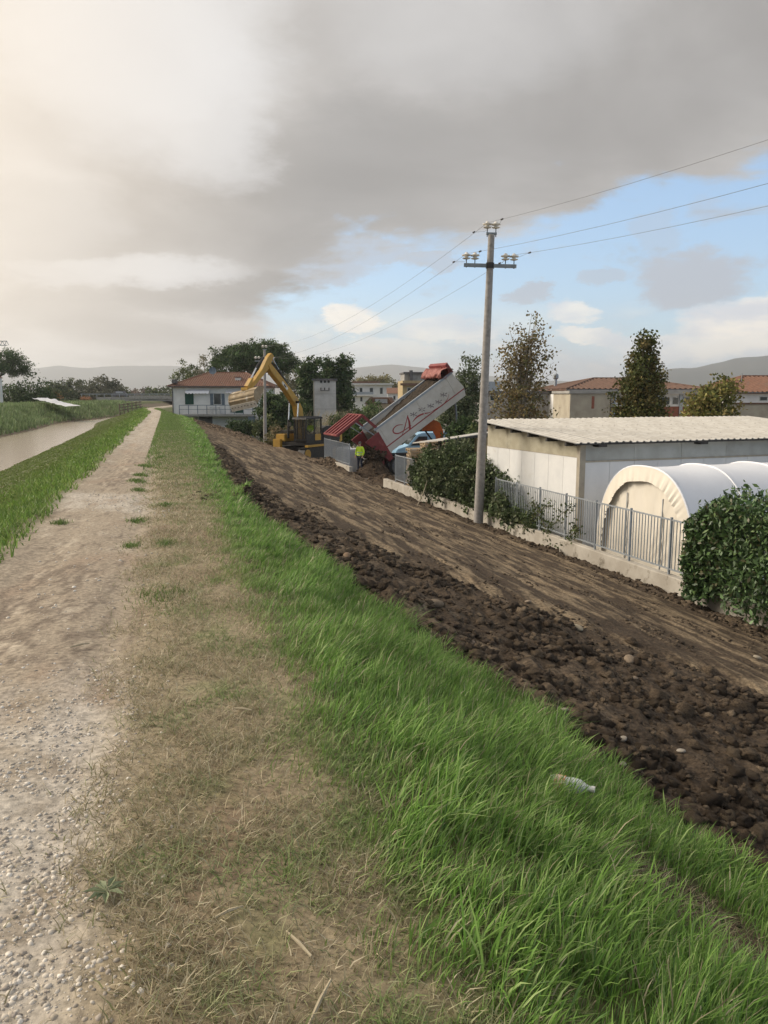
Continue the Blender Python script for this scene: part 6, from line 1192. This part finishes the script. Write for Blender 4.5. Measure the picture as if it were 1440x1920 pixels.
for px0, py0, px1, py1, dep in ((782, 942, 801, 902, 27.5),):
    a, b_ = at(px0, py0, dep), at(px1, py1, dep+.6); o = thing('dry_plant', 'bent dry stem sticking out of the soil by the ivy', 'dead plant', a); MB().tube([(0, 0, -.15), (b_-a)*.5+Vector((.05, 0, -.03)), b_-a], [.018, .015, .006], 5).build('stem', M('dry_stem', (.33, .28, .2)), o)
for k, (px, py) in enumerate([(430, 1710), (560, 1770), (455, 1330), (150, 1210), (600, 1880)]):
    p = at_z(px, py, .02); a = [.3, 2.0, -.6, .4, 1.0][k]; L_ = [.09, .13, .1, .12, .16][k]; MB().tube([p-Vector((math.cos(a), math.sin(a), 0))*L_/2, p+Vector((0, 0, .006)), p+Vector((math.cos(a), math.sin(a), .06))*L_/2], [.004, .006, .003], 5).build('twig', M('straw_stalk', (.42, .36, .25)), levee)

# ================================================================== HILLS AND AIR
rp = [(-2600, 700), (-900, 700), (-200, 690), (60, 692), (110, 686), (165, 691), (200, 687), (330, 686), (450, 698), (560, 703), (660, 690), (740, 684), (800, 690), (900, 703), (1000, 713), (1130, 716), (1245, 692), (1300, 688), (1380, 673), (1440, 667), (1600, 655), (1900, 690), (3200, 690)]
Rd = 3200.0; pxs = np.linspace(-2600, 3200, 420); ys = np.interp(pxs, [p[0] for p in rp], [p[1] for p in rp])+3.0*fbm(pxs*.012, 0*pxs+2.2, 4)
V = []; nr = 14; RD = np.interp(pxs, [-2600, 900, 1220, 3200], [5000, 5000, 2900, 2700])
for j in range(nr):
    fr = j/(nr-1)
    for px, y, Rd in zip(pxs, ys, RD):
        dist = Rd-1100+1900*fr
        hz = (740-y)*Rd/1459.7; prof = math.sin(min(fr/.577, 1)*math.pi/2)**1.3 if fr < .577 else math.cos((fr-.577)/.423*math.pi/2)
        ang = math.atan((px-720)/1459.7); X_ = math.tan(ang)*Rd; rough = 1+.18*perlin(px*.02, fr*4).item()*(prof*(1-prof)*4)
        q_ = c2w(X_*dist/Rd, dist); V.append((q_.x, q_.y, YARD-2+(hz+3)*prof*rough))
n = len(pxs); idx = np.arange(nr*n).reshape(nr, n); F = np.stack([idx[:-1, :-1], idx[:-1, 1:], idx[1:, 1:], idx[1:, :-1]], -1).reshape(-1, 4)
np_mesh('hills', V, F, M('wooded_hill', (.07, .08, .08), (.09, .095, .09), .004, .95, 0), None, None, True)['kind'] = 'structure'
hz_ = MB().box(-7400, 7400, -7400, 7400, YARD-1.5, 215).build('haze', None); hz_['kind'] = 'stuff'; hz_['label'] = 'pale haze lying over the plain'
hm = bpy.data.materials.new('haze_air'); hm.use_nodes = True; t_ = hm.node_tree; t_.nodes.clear(); vo = t_.nodes.new('ShaderNodeVolumePrincipled'); vo.inputs['Color'].default_value = (.93, .96, 1, 1); vo.inputs['Density'].default_value = 2.1e-4; vo.inputs['Anisotropy'].default_value = .3
mo = t_.nodes.new('ShaderNodeOutputMaterial'); t_.links.new(vo.outputs[0], mo.inputs['Volume']); hz_.data.materials.append(hm)
